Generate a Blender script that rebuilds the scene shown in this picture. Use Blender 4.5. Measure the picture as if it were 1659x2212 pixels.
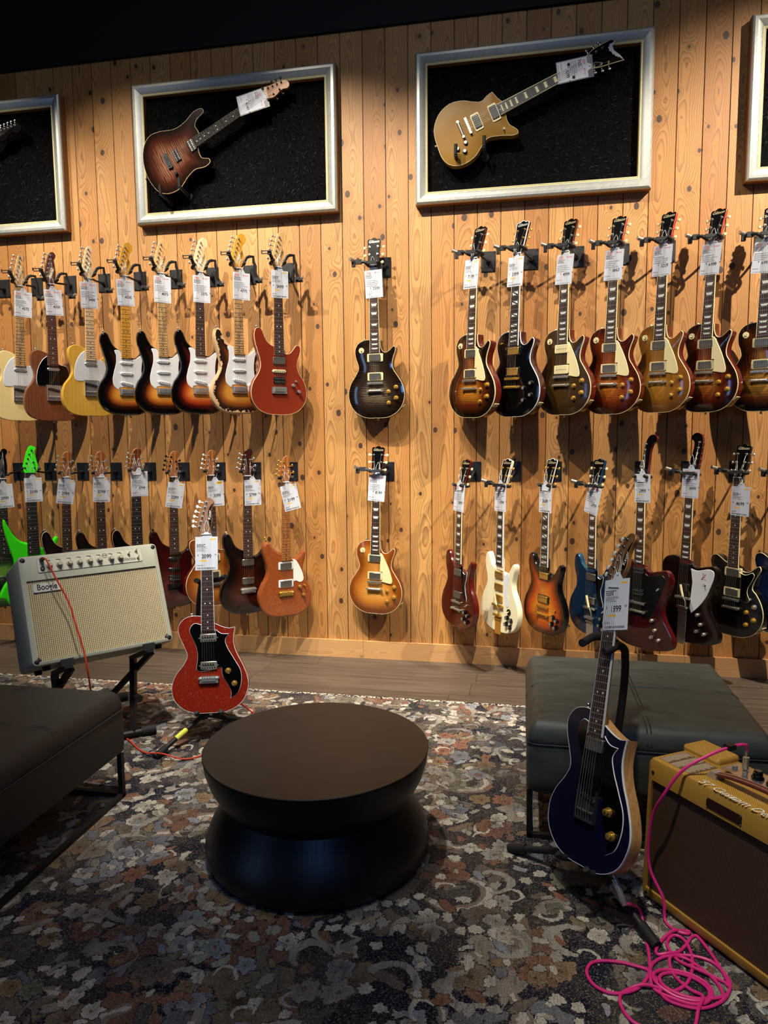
import bpy, math, random
import numpy as np
from mathutils import Vector, Matrix, geometry
random.seed(7)
SC = bpy.context.scene
COL = SC.collection
for o in list(bpy.data.objects):
    bpy.data.objects.remove(o)

# ------------------------------------------------------------------ camera, world, light, exposure
def cam_axes(yaw, pitch, roll):
    cy, sy, cp, sp = math.cos(yaw), math.sin(yaw), math.cos(pitch), math.sin(pitch)
    f0 = Vector((-sy, cy, 0)); r0 = Vector((cy, sy, 0)); u0 = Vector((0, 0, 1))
    f = f0*cp - u0*sp; u = u0*cp + f0*sp
    return r0*math.cos(roll) + u*math.sin(roll), u*math.cos(roll) - r0*math.sin(roll), f
r_, u_, f_ = cam_axes(math.radians(11.1117), math.radians(6.0155), math.radians(-.5362))
cd = bpy.data.cameras.new('camera'); co = bpy.data.objects.new('camera', cd); COL.objects.link(co)
co.matrix_world = Matrix(((r_.x, u_.x, -f_.x, 0), (r_.y, u_.y, -f_.y, -4.122), (r_.z, u_.z, -f_.z, 1.334), (0, 0, 0, 1)))
cd.sensor_fit = 'HORIZONTAL'; cd.sensor_width = 36; cd.lens = 36*1540/1659
cd.clip_start = .05; cd.clip_end = 60
SC.camera = co
w = bpy.data.worlds.new('World'); SC.world = w; w.use_nodes = True
w.node_tree.nodes['Background'].inputs[0].default_value = (.55, .65, 1, 1)
w.node_tree.nodes['Background'].inputs[1].default_value = .012
SC.view_settings.view_transform = 'Standard'; SC.view_settings.look = 'None'
SC.view_settings.gamma = 1; SC.view_settings.use_curve_mapping = False
SC.view_settings.exposure = 0.0
def spot(name, loc, tgt, e, ang, col=(1, .83, .62), blend=.7, r=.035):
    d = bpy.data.lights.new(name, 'SPOT'); d.energy = e; d.color = col
    d.spot_size = math.radians(ang); d.spot_blend = blend; d.shadow_soft_size = r
    o = bpy.data.objects.new(name, d); COL.objects.link(o); o.location = loc
    o.rotation_euler = (Vector(tgt)-Vector(loc)).to_track_quat('-Z', 'Y').to_euler()
    return o
WARM = (1, .89, .74)
spot('track_spot', (-3.5, -1.9, 4.3), (-3.3, 0, 1.7), 420, 60, WARM, .85, .02)
spot('track_spot', (-2.5, -1.9, 4.3), (-2.2, 0, 1.6), 470, 62, WARM, .85, .02)
spot('track_spot', (-1.65, -1.9, 4.3), (-1.0, 0, 1.6), 620, 58, WARM, .75, .02)
spot('track_spot', (-.85, -1.9, 4.3), (.15, 0, 1.45), 300, 60, WARM, .85, .02)
spot('track_spot', (2.4, -1.9, 4.3), (.95, 0, 1.55), 1100, 62, WARM, .85, .02)
spot('track_spot', (-.95, -2.2, 4.3), (-.85, -.8, 0), 880, 44, (1, .93, .82), .95, .05)
spot('track_spot', (-.15, -3.2, 4.5), (.54, -2.3, .3), 430, 24, (1, .92, .76), .95, .05)
spot('track_spot', (-1.35, -2.9, 4.3), (-1.75, -1.5, .6), 130, 36, (1, .94, .84), .9, .05)
def area(name, loc, tgt, e, sx, sy, col):
    d = bpy.data.lights.new(name, 'AREA'); d.energy = e; d.color = col; d.shape = 'RECTANGLE'; d.size = sx; d.size_y = sy
    o = bpy.data.objects.new(name, d); COL.objects.link(o); o.location = loc
    o.rotation_euler = (Vector(tgt)-Vector(loc)).to_track_quat('-Z', 'Y').to_euler()
area('blue_side_fill', (-6.2, -7.0, 1.9), (-.8, -1, 1.2), 22, .7, 2.6, (.3, .52, 1))  # added blue fill from far left, tints the glossy left edges
area('overhead_fill', (-.4, -3.3, 4.6), (-.4, -3.0, 0), 34, 2.4, .8, (.86, .91, 1))  # added soft fill above the foreground rug
area('blue_streak_light', (.5, -6.2, 2.7), (-.6, -2, .2), 14, .45, .9, (.16, .4, 1))  # added blue light, placed to put a streak on the table pedestal

# ------------------------------------------------------------------ colour + node helpers
def lin(h):
    h = h.lstrip('#'); v = [int(h[i:i+2], 16)/255 for i in (0, 2, 4)]
    return tuple((c/12.92 if c <= .04045 else ((c+.055)/1.055)**2.4) for c in v) + (1,)
class NT:
    def __init__(s, name):
        s.m = bpy.data.materials.new(name); s.m.use_nodes = True
        s.t = s.m.node_tree; s.b = s.t.nodes['Principled BSDF']
    def n(s, typ, **kw):
        x = s.t.nodes.new('ShaderNode'+typ)
        for k, v in kw.items(): setattr(x, k, v)
        return x
    def put(s, sock, v):
        if hasattr(v, 'is_output') or isinstance(v, bpy.types.NodeSocket): s.t.links.new(v, sock)
        elif v is not None: sock.default_value = v
    def m_(s, op, a, b=None, c=None, clamp=False):
        x = s.n('Math', operation=op, use_clamp=clamp)
        for i, v in enumerate((a, b, c)):
            if v is not None: s.put(x.inputs[i], v)
        return x.outputs[0]
    def vm(s, op, a, b=None):
        x = s.n('VectorMath', operation=op); s.put(x.inputs[0], a)
        if b is not None: s.put(x.inputs[1], b)
        return x.outputs[1] if op in ('LENGTH', 'DISTANCE', 'DOT_PRODUCT') else x.outputs[0]
    def xyz(s, x=0, y=0, z=0):
        c = s.n('CombineXYZ')
        for i, v in enumerate((x, y, z)): s.put(c.inputs[i], v)
        return c.outputs[0]
    def sep(s, v):
        c = s.n('SeparateXYZ'); s.put(c.inputs[0], v); return c.outputs
    def mix(s, f, a, b, bt='MIX'):
        x = s.n('Mix', data_type='RGBA', blend_type=bt); s.put(x.inputs[0], f); s.put(x.inputs[6], a); s.put(x.inputs[7], b)
        return x.outputs[2]
    def ramp(s, f, stops, interp='LINEAR'):
        x = s.n('ValToRGB'); x.color_ramp.interpolation = interp; e = x.color_ramp.elements
        while len(e) < len(stops): e.new(.5)
        for i, (p, c) in enumerate(stops):
            e[i].position = p; e[i].color = c if len(c) == 4 else tuple(c)+(1,)
        s.put(x.inputs[0], f); return x.outputs[0]
    def noise(s, v, sc=5, det=2, ro=.5, dim='3D'):
        x = s.n('TexNoise', noise_dimensions=dim); s.put(x.inputs['Vector'], v); s.put(x.inputs['Scale'], sc)
        x.inputs['Detail'].default_value = det; x.inputs['Roughness'].default_value = ro
        return x.outputs
    def white(s, v):
        x = s.n('TexWhiteNoise', noise_dimensions='3D'); s.put(x.inputs['Vector'], v); return x.outputs
    def vor(s, v, sc=1, rnd=1, feat='F1', dim='2D'):
        x = s.n('TexVoronoi', voronoi_dimensions=dim, feature=feat); s.put(x.inputs['Vector'], v)
        x.inputs['Scale'].default_value = sc; x.inputs['Randomness'].default_value = rnd
        return x.outputs
    def obj(s): return s.n('TexCoord').outputs['Object']
    def attr(s, nm): return s.n('Attribute', attribute_name=nm).outputs['Fac']
    def bump(s, h, st=.3, d=.002):
        x = s.n('Bump'); x.inputs['Strength'].default_value = st; x.inputs['Distance'].default_value = d
        s.put(x.inputs['Height'], h); s.put(s.b.inputs['Normal'], x.outputs[0])
    def set(s, color=None, rough=None, metal=None, coat=None, spec=None):
        for k, v in (('Base Color', color), ('Roughness', rough), ('Metallic', metal), ('Coat Weight', coat), ('Specular IOR Level', spec)):
            if v is not None: s.put(s.b.inputs[k], v)
        return s.m
MC = {}
def mat(h, rough=.4, metal=0, coat=0, spec=None, nm=None):
    k = (h, rough, metal, coat, spec)
    if k not in MC:
        n = NT(nm or 'paint_'+h.lstrip('#'))
        n.set(lin(h), rough, metal, coat, spec)
        n.b.inputs['Coat Roughness'].default_value = .04
        MC[k] = n.m
    return MC[k]
CHROME = mat('#cfcfca', .28, .8); NICKEL = mat('#bcb7aa', .32, .8); GOLD = mat('#d9ae50', .3, .8)
COVER = mat('#85827a', .34, .8); BLACK = mat('#0a0a0b', .3); BLACKM = mat('#0c0c0d', .55); RUBBER = mat('#0e0e0f', .75)
CREAM = mat('#dccf9c', .35); WHITE = mat('#d6d8da', .35); PEARL = mat('#d8dcd4', .25)
GLOSSBLACK = mat('#060607', .12, 0, .6); HEADBLACK = mat('#060607', .3, 0, 0, .1)
FRET = mat('#d0ccc0', .3, .9); STRING = mat('#cfcbc0', .3, .9)

def flame(n, col, amt=.35, sc=1.0):
    o = n.obj(); s = n.sep(o)
    d = n.noise(n.xyz(n.m_('MULTIPLY', s[0], 9), 0, n.m_('MULTIPLY', s[2], 30)), 1, 2)[0]
    w = n.m_('SINE', n.m_('ADD', n.m_('MULTIPLY', s[2], 520*sc), n.m_('MULTIPLY', d, 16)))
    g = n.noise(n.xyz(n.m_('MULTIPLY', s[0], 14), 0, n.m_('MULTIPLY', s[2], 60)), 1, 2)[0]
    f = n.m_('MULTIPLY', n.m_('MULTIPLY', n.m_('ADD', w, 1), .5), n.m_('MULTIPLY', g, amt*2))
    return n.mix(f, col, (0.02, .008, .002, 1))
def grain(n, col, dark, fx=260, fz=5, amt=.6):
    s = n.sep(n.obj())
    g = n.noise(n.xyz(n.m_('MULTIPLY', s[0], fx), n.m_('MULTIPLY', s[1], fx), n.m_('MULTIPLY', s[2], fz)), 1, 4, .6)[0]
    return n.mix(n.m_('MULTIPLY', n.ramp(g, [(.42, (0, 0, 0)), (.62, (1, 1, 1))]), amt), col, dark)
def burst(nm, stops, fl=0, rough=.12, coat=.7, worn=False, gr=None, spec=None):
    k = ('b', nm)
    if k in MC: return MC[k]
    n = NT(nm)
    e = n.m_('MULTIPLY', n.attr('edge'), 6.0)         # 0 at the rim, 1 at ~.167 m
    e = n.m_('ADD', e, n.m_('MULTIPLY', n.m_('SUBTRACT', n.noise(n.obj(), 12, 2)[0], .5), .06))
    c = n.ramp(e, [(p, lin(h)) for p, h in stops])
    if gr: c = n.mix(.5, c, grain(n, c, lin(gr)))
    if fl: c = flame(n, c, fl)
    if worn:
        s = n.sep(n.obj())
        a = n.noise(n.obj(), 55, 5, .65)[0]; b = n.noise(n.obj(), 7, 3)[0]
        th = n.m_('ADD', n.m_('MULTIPLY', n.attr('edge'), 9), n.m_('MULTIPLY', b, .55))
        bare = n.m_('GREATER_THAN', n.m_('ADD', th, n.m_('MULTIPLY', n.m_('SUBTRACT', a, .5), .5)), .36)
        blk = n.m_('GREATER_THAN', n.m_('ADD', n.m_('MULTIPLY', th, 1.0), n.m_('MULTIPLY', a, .75)), .83)
        c2 = n.mix(bare, lin('#c9a67c'), lin('#1a0f0a'))
        c = n.mix(blk, c2, c)
        rough = .35; coat = .2
    n.set(c, rough, 0, coat, spec); n.b.inputs['Coat Roughness'].default_value = .05
    MC[k] = n.m; return n.m
def sparkle(nm, base, spark):
    n = NT(nm); v = n.vor(n.obj(), 330, 1, dim='3D')
    near = n.m_('LESS_THAN', v[0], .3); r = n.sep(v[1])[0]
    f = n.m_('MULTIPLY', near, n.m_('GREATER_THAN', r, .9))
    n.set(n.mix(f, lin(base), lin(spark)), .2, n.m_('MULTIPLY', f, .5), .6); return n.m
def woodmat(nm, col, dark, rough=.4, coat=0, fx=260, amt=.6):
    k = ('w', nm)
    if k in MC: return MC[k]
    n = NT(nm); n.set(grain(n, lin(col), lin(dark), fx, 5, amt), rough, 0, coat); MC[k] = n.m; return n.m
MAPLE = woodmat('maple_neck', '#d9ae72', '#b98a50', .35, .3); AMBER = woodmat('amber_maple', '#d59a34', '#b57a22', .25, .5)
WORNMAPLE = woodmat('worn_maple', '#c79e66', '#6d5030', .5, 0, 120, .8); PALEMAPLE = woodmat('pale_maple', '#e6c79c', '#cfa876', .35, .2)
ROSE = woodmat('rosewood', '#3a2118', '#1c0f0a', .45); DARKFRET = mat('#54452f', .5); EBONY = woodmat('ebony', '#17120f', '#0b0908', .4)  # DARKFRET: shadow lines of the frets on maple put into their colour
ROSENECK = woodmat('rosewood_neck', '#55291c', '#2e140d', .4, .2); ROAST = woodmat('roasted_maple', '#a8672f', '#6f3d18', .4, .1, 180, .8)
MAHOG = woodmat('red_mahogany', '#5a1a10', '#380d08', .2, .6); MAHOGDK = woodmat('dark_mahogany', '#3c1a10', '#22100a', .25, .5)
REDSIDE = mat('#a8281b', .25, 0, .5)

# ------------------------------------------------------------------ mesh builder
class MB:
    def __init__(s): s.v = []; s.f = []; s.m = []; s.M = None
    def add(s, vs, fs, m=0):
        b = len(s.v)
        for p in vs:
            p = Vector(p); s.v.append(s.M @ p if s.M is not None else p)
        for f in fs: s.f.append([b+i for i in f]); s.m.append(m)
    def box(s, c, sz, m=0, R=None):
        x, y, z = (q/2 for q in sz); c = Vector(c)
        P = [Vector((a*x, b*y, d*z)) for a in (-1, 1) for b in (-1, 1) for d in (-1, 1)]
        P = [(R @ p if R is not None else p)+c for p in P]
        s.add(P, [(0, 1, 3, 2), (4, 6, 7, 5), (0, 4, 5, 1), (2, 3, 7, 6), (0, 2, 6, 4), (1, 5, 7, 3)], m)
    def rings(s, R, m=0, closed=True, cap0=True, cap1=True, mats=None):
        n = len(R[0]); vs = [p for r in R for p in r]; b = len(s.v)
        s.add(vs, [])
        for i in range(len(R)-1):
            for j in range(n if closed else n-1):
                k = (j+1) % n
                s.f.append([b+i*n+j, b+i*n+k, b+(i+1)*n+k, b+(i+1)*n+j]); s.m.append(mats[i] if mats else m)
        if cap0: s.f.append([b+j for j in range(n)][::-1]); s.m.append(mats[0] if mats else m)
        if cap1: s.f.append([b+(len(R)-1)*n+j for j in range(n)]); s.m.append(mats[-1] if mats else m)
    def cyl(s, p0, p1, r0, r1=None, seg=12, m=0, prof=None):
        p0, p1 = Vector(p0), Vector(p1); r1 = r0 if r1 is None else r1
        d = (p1-p0); L = d.length; d.normalize()
        a = d.orthogonal().normalized(); b = d.cross(a)
        pr = prof or [(0, r0), (1, r1)]
        R = [[p0+d*(L*t)+(a*math.cos(2*math.pi*k/seg)+b*math.sin(2*math.pi*k/seg))*r for k in range(seg)] for t, r in pr]
        s.rings(R, m)
    def tube(s, pts, r, seg=8, m=0, closed=False):
        P = [Vector(p) for p in pts]; n = len(P)
        t0 = (P[1]-P[0]).normalized(); a = t0.orthogonal().normalized(); R = []
        for i in range(n):
            if closed: t = P[(i+1) % n]-P[i-1]
            else: t = P[min(i+1, n-1)]-P[max(i-1, 0)]
            t.normalize(); a = (a-t*a.dot(t)); a = a.normalized() if a.length > 1e-6 else t.orthogonal().normalized(); b = t.cross(a)
            R.append([P[i]+(a*math.cos(2*math.pi*k/seg)+b*math.sin(2*math.pi*k/seg))*r for k in range(seg)])
        if closed: R.append(R[0])
        s.rings(R, m, cap0=not closed, cap1=not closed)
    def ell(s, c, rad, m=0, seg=12, rg=8):
        c = Vector(c); R = []
        for i in range(rg-1, 0, -1):
            a = math.pi*i/rg
            R.append([c+Vector((rad[0]*math.sin(a)*math.cos(2*math.pi*k/seg), rad[1]*math.sin(a)*math.sin(2*math.pi*k/seg), rad[2]*math.cos(a))) for k in range(seg)])
        s.rings(R, m)
    def prism(s, poly, y0, y1, m=0, ms=None, bev=0, mb=None):
        # poly (x,z); y0 = front, y1 = back
        ms = m if ms is None else ms; mb = ms if mb is None else mb
        ar = sum(poly[i-1][0]*poly[i][1]-poly[i][0]*poly[i-1][1] for i in range(len(poly)))
        if ar < 0: poly = poly[::-1]
        R = [[Vector((x, y1, z)) for x, z in poly]]
        if bev: R += [[Vector((x, y0+bev, z)) for x, z in poly], [Vector((x, y0, z)) for x, z in inset(poly, bev)]]
        else: R.append([Vector((x, y0, z)) for x, z in poly])
        s.rings(R, ms, mats=[ms]+[mb]*(len(R)-2), cap1=False)
        n = len(poly); b = len(s.v)-n; s.f.append([b+j for j in range(n)]); s.m.append(m)
    def build(s, name, mats, parent=None, ang=38, link=True):
        me = bpy.data.meshes.new(name); me.from_pydata([tuple(v) for v in s.v], [], s.f)
        for q in (mats if isinstance(mats, (list, tuple)) else [mats]): me.materials.append(q)
        me.polygons.foreach_set('material_index', s.m)
        me.polygons.foreach_set('use_smooth', [True]*len(s.f))
        me.set_sharp_from_angle(angle=math.radians(ang))
        o = bpy.data.objects.new(name, me); COL.objects.link(o)
        if parent is not None: o.parent = parent
        return o
def inset(poly, d):
    n = len(poly); out = []
    for i in range(n):
        a, b, c = poly[i-1], poly[i], poly[(i+1) % n]
        e1 = Vector((b[0]-a[0], b[1]-a[1])); e2 = Vector((c[0]-b[0], c[1]-b[1]))
        if e1.length < 1e-9 or e2.length < 1e-9: out.append(b); continue
        n1 = Vector((-e1.y, e1.x)).normalized(); n2 = Vector((-e2.y, e2.x)).normalized()
        nn = n1+n2
        if nn.length < 1e-6: out.append(b); continue
        nn.normalize(); k = d/max(.45, nn.dot(n1))
        out.append((b[0]+nn.x*k, b[1]+nn.y*k))
    return out
def spline(pts, step=.009, closed=True):
    # Catmull-Rom through (x,z[,1=sharp]); returns ccw polygon in metres
    P = [Vector((p[0], p[1])) for p in pts]; sh = [len(p) > 2 for p in pts]; n = len(P); out = []
    for i in range(n if closed else n-1):
        p1, p2 = P[i], P[(i+1) % n]; p0 = P[i-1] if not sh[i] and (closed or i) else p1-(p2-p1)*.3
        j = (i+1) % n; p3 = P[(i+2) % n] if not sh[j] and (closed or i < n-2) else p2+(p2-p1)*.3
        k = max(1, int((p2-p1).length/step))
        d0, d1, d2 = max((p1-p0).length, 1e-6)**.5, max((p2-p1).length, 1e-6)**.5, max((p3-p2).length, 1e-6)**.5
        t1 = d0; t2 = t1+d1; t3 = t2+d2
        for q in range(k):
            t = t1+(t2-t1)*q/k
            A1 = p0*((t1-t)/t1)+p1*(t/t1); A2 = p1*((t2-t)/(t2-t1))+p2*((t-t1)/(t2-t1)); A3 = p2*((t3-t)/(t3-t2))+p3*((t-t2)/(t3-t2))
            B1 = A1*((t2-t)/t2)+A2*(t/t2); B2 = A2*((t3-t)/(t3-t1))+A3*((t-t1)/(t3-t1))
            c = B1*((t2-t)/(t2-t1))+B2*((t-t1)/(t2-t1)); out.append((c.x, c.y))
    if not closed: out.append(tuple(P[-1])); return out
    ar = sum(out[i-1][0]*out[i][1]-out[i][0]*out[i-1][1] for i in range(len(out)))
    return out if ar > 0 else out[::-1]
def mm(l): return [tuple([p[0]*.001, p[1]*.001]+([1] if len(p) > 2 else [])) for p in l]
def mir(l): return l+[tuple([-p[0]]+list(p[1:])) for p in l[::-1] if abs(p[0]) > 1e-6]
def spline3(pts, sub=8):
    P = [Vector(p) for p in pts]; out = []
    for i in range(len(P)-1):
        p0 = P[max(i-1, 0)]; p1 = P[i]; p2 = P[i+1]; p3 = P[min(i+2, len(P)-1)]
        for q in range(sub):
            t = q/sub
            out.append(.5*((2*p1)+(p2-p0)*t+(2*p0-5*p1+4*p2-p3)*t*t+(3*p1-p0-3*p2+p3)*t**3))
    out.append(P[-1]); return out
def empty(name, label, cat, M=None, group=None):
    o = bpy.data.objects.new(name, None); COL.objects.link(o); o.empty_display_size = .05
    o['label'] = label; o['category'] = cat
    if group: o['group'] = group
    if M is not None: o.matrix_world = M
    return o
def tag(o, label, cat, group=None):
    o['label'] = label; o['category'] = cat
    if group: o['group'] = group
    return o
TXT = {}
def textmesh(s, bold=False, shear=0, ext=0.0):
    k = (s, bold, shear)
    if k not in TXT:
        c = bpy.data.curves.new('lettering', 'FONT'); c.body = s; c.size = 1; c.align_x = 'CENTER'; c.align_y = 'CENTER'
        c.shear = shear; c.resolution_u = 3
        if bold: c.offset = .018
        o = bpy.data.objects.new('lettering', c); COL.objects.link(o)
        bpy.context.view_layer.update()
        me = bpy.data.meshes.new_from_object(o.evaluated_get(bpy.context.evaluated_depsgraph_get()))
        bpy.data.objects.remove(o); bpy.data.curves.remove(c)
        TXT[k] = me
    return TXT[k]
def text(name, s, size, m, parent, pos, roll=0, bold=False, shear=0, sx=1, M=None):
    """flat lettering facing local -y, centred on pos"""
    src = textmesh(s, bold, shear); me = src.copy(); me.materials.clear(); me.materials.append(m)
    T = Matrix.Translation(pos) @ Matrix.Rotation(roll, 4, 'Y') @ Matrix(((size*sx, 0, 0, 0), (0, 0, -size, 0), (0, size, 0, 0), (0, 0, 0, 1)))
    if M is not None: T = M @ T
    me.transform(T)
    o = bpy.data.objects.new(name, me); COL.objects.link(o); o.parent = parent
    return o

# ------------------------------------------------------------------ room shell
def struct(o): o['kind'] = 'structure'; return o
def wall_wood(nm, horizontal=False):
    n = NT(nm); s = n.sep(n.obj())
    X, Z = (s[2], s[0]) if horizontal else (s[0], s[2])
    pit = .0825*1.0 if horizontal else .1285
    u = n.m_('DIVIDE', n.m_('SUBTRACT', X, -.0102), pit); idn = n.m_('FLOOR', u) if not horizontal else n.m_('FLOOR', n.m_('MULTIPLY', Z, .42))
    fr = n.m_('SUBTRACT', n.m_('FRACT', u), .5) if not horizontal else n.m_('SUBTRACT', n.m_('MULTIPLY', X, 9), .5)
    wn = n.white(n.xyz(idn, 3.3, 1.7)); r = n.sep(wn[1])
    zz = n.m_('ADD', Z, n.m_('MULTIPLY', r[0], 40))
    xx = n.m_('MULTIPLY', fr, .1285)
    warp = n.noise(n.xyz(n.m_('MULTIPLY', fr, 2.2), n.m_('MULTIPLY', zz, 5), n.m_('MULTIPLY', idn, 3.1)), 1, 3)
    # knots: one candidate cell per ~.36 m of plank
    kc = n.xyz(n.m_('ADD', n.m_('MULTIPLY', fr, .75), n.m_('MULTIPLY', idn, 7.37)), n.m_('MULTIPLY', zz, 3.6), 0)
    kv = n.vor(kc, 1, .9); dv = n.sep(n.vm('SUBTRACT', kc, kv[2])); kr = n.sep(kv[1])
    dx = n.m_('MULTIPLY', dv[0], .1285/.75); dz = n.m_('MULTIPLY', dv[1], 1/3.6)
    kd = n.m_('SQRT', n.m_('ADD', n.m_('MULTIPLY', dx, dx), n.m_('MULTIPLY', n.m_('MULTIPLY', dz, dz), .55)))
    on = n.m_('GREATER_THAN', kr[0], .14)
    size = n.m_('ADD', .006, n.m_('MULTIPLY', kr[1], .0105))
    infl = n.m_('MULTIPLY', on, n.m_('EXPONENT', n.m_('MULTIPLY', n.m_('DIVIDE', kd, n.m_('MULTIPLY', size, 3.2)), -1)))
    # tree rings of a flat-sawn board
    lo = n.noise(n.xyz(n.m_('MULTIPLY', idn, 5.9), n.m_('MULTIPLY', zz, .55), 2), 1, 1)
    lo2 = n.noise(n.xyz(n.m_('MULTIPLY', idn, 2.9), n.m_('MULTIPLY', zz, 1.5), 9), 1, 2)
    cx = n.m_('MULTIPLY', n.m_('SUBTRACT', lo[0], .5), .22)
    dx2 = n.m_('SUBTRACT', xx, n.m_('ADD', cx, n.m_('MULTIPLY', n.m_('SUBTRACT', warp[0], .5), .02)))
    dep = n.m_('MULTIPLY', lo2[0], .085)
    R = n.m_('SQRT', n.m_('ADD', n.m_('MULTIPLY', dx2, dx2), n.m_('MULTIPLY', dep, dep)))
    R = n.m_('ADD', R, n.m_('MULTIPLY', infl, .045))
    ring = n.m_('FRACT', n.m_('DIVIDE', R, n.m_('ADD', .0055, n.m_('MULTIPLY', r[1], .005))))
    line = n.ramp(ring, [(0, (0, 0, 0)), (.5, (.15,)*3), (.86, (.8,)*3), (.93, (1, 1, 1)), (1, (0, 0, 0))])
    fine = n.noise(n.xyz(n.m_('MULTIPLY', fr, 55), n.m_('MULTIPLY', zz, 2.5), idn), 1, 4, .65)[0]
    tint = n.ramp(r[2], [(0, lin('#a66f35')), (.35, lin('#bc8748')), (.7, lin('#ca9a5b')), (1, lin('#b07a3c'))])
    c = n.mix(n.m_('MULTIPLY', line, n.m_('ADD', .45, n.m_('MULTIPLY', warp[0], .4))), tint, lin('#66370d'))
    c = n.mix(n.m_('MULTIPLY', n.ramp(fine, [(.38, (0, 0, 0)), (.7, (1, 1, 1))]), .38), c, lin('#8a5220'))
    big = n.noise(n.xyz(n.m_('MULTIPLY', fr, 1.2), n.m_('MULTIPLY', zz, 1.6), n.m_('MULTIPLY', idn, 4.4)), 1, 2)[0]
    c = n.mix(n.m_('MULTIPLY', n.ramp(big, [(.45, (0, 0, 0)), (.75, (1, 1, 1))]), .3), c, lin('#a86a30'))
    rel = n.m_('DIVIDE', kd, size)
    halo = n.m_('MULTIPLY', on, n.ramp(rel, [(0, (1, 1, 1)), (.5, (.55,)*3), (1, (0, 0, 0))]))
    c = n.mix(n.m_('MULTIPLY', n.m_('MULTIPLY', on, n.m_('LESS_THAN', rel, 2.4)), .25), c, lin('#8a5526'))
    kn = n.m_('MULTIPLY', on, n.m_('LESS_THAN', n.m_('ADD', rel, n.m_('MULTIPLY', warp[0], .5)), 1.15))
    c = n.mix(n.m_('MULTIPLY', kn, .95), c, n.mix(n.m_('FRACT', n.m_('MULTIPLY', rel, 3)), lin('#24140a'), lin('#47301d')))
    if horizontal: c = n.mix(.4, c, lin('#d0a878'))
    if not horizontal: c = n.mix(n.m_('GREATER_THAN', n.m_('ABSOLUTE', fr), .489), c, lin('#3a2310'))  # dark plank seams: gap shadow painted in along with gap dirt
    n.set(c, .55); n.bump(line, .08, .001); return n.m
PIT = .1285
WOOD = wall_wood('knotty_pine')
mb = MB()
k0, k1 = -52, 33
for k in range(k0, k1):
    x0 = -.0102+k*PIT; x1 = x0+PIT; g = .0028; d = .0045
    pr = [(x0, d), (x0+g*.4, d), (x0+g, 0), (x1-g, 0), (x1-g*.4, d), (x1, d)]
    for i in range(5):
        (a, ya), (b, yb) = pr[i], pr[i+1]
        mb.add([(a, ya, 0), (b, yb, 0), (b, yb, 3.583), (a, ya, 3.583)], [(0, 1, 2, 3)])
mb.add([(-6.8, .12, 0), (4.4, .12, 0), (4.4, .12, 3.583), (-6.8, .12, 3.583)], [(3, 2, 1, 0)])
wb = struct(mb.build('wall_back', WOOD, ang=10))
mb = MB(); mb.box((-1.2, .03, 4.14), (11.2, .1, 1.11))
struct(mb.build('trim_1', mat('#050506', .8), None))
mb = MB(); mb.box((-1.2, -2.9, 4.75), (11.2, 6.4, .1)); struct(mb.build('ceiling', mat('#08080a', .9)))
BASEW = wall_wood('pine_baseboard', True)
mb = MB()
for k in range(-4, 3):
    mb.box((-.94+k*1.83+.914, -.0095, .053), (1.8285, .019, .106))
struct(mb.build('baseboard_back', BASEW))
def floormat():
    n = NT('vinyl_plank'); s = n.sep(n.obj())
    v = n.m_('DIVIDE', s[1], .18); idn = n.m_('FLOOR', v)
    off = n.sep(n.white(n.xyz(idn, 1, 2))[1])
    u = n.m_('ADD', n.m_('DIVIDE', s[0], 1.22), off[0]); iu = n.m_('FLOOR', u)
    r = n.sep(n.white(n.xyz(idn, iu, 5))[1])
    g = n.noise(n.xyz(n.m_('ADD', n.m_('MULTIPLY', s[0], 2.2), n.m_('MULTIPLY', r[1], 50)), n.m_('MULTIPLY', s[1], 42), 0), 1, 5, .65)[0]
    c = n.mix(n.ramp(g, [(.3, (0, 0, 0)), (.7, (1, 1, 1))]), lin('#332a24'), lin('#645648'))
    c = n.mix(.35, c, n.mix(r[0], lin('#3c322a'), lin('#5a4d41')))
    fv = n.m_('FRACT', v); fu = n.m_('FRACT', u)
    seam = n.m_('MAXIMUM', n.m_('LESS_THAN', fv, .014), n.m_('LESS_THAN', fu, .0025))
    n.set(n.mix(n.m_('MULTIPLY', seam, .8), c, lin('#1c1611')), .45); return n.m
mb = MB(); mb.box((-1.2, -2.9, -.05), (11.2, 6.4, .1)); struct(mb.build('floor', floormat()))

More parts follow.
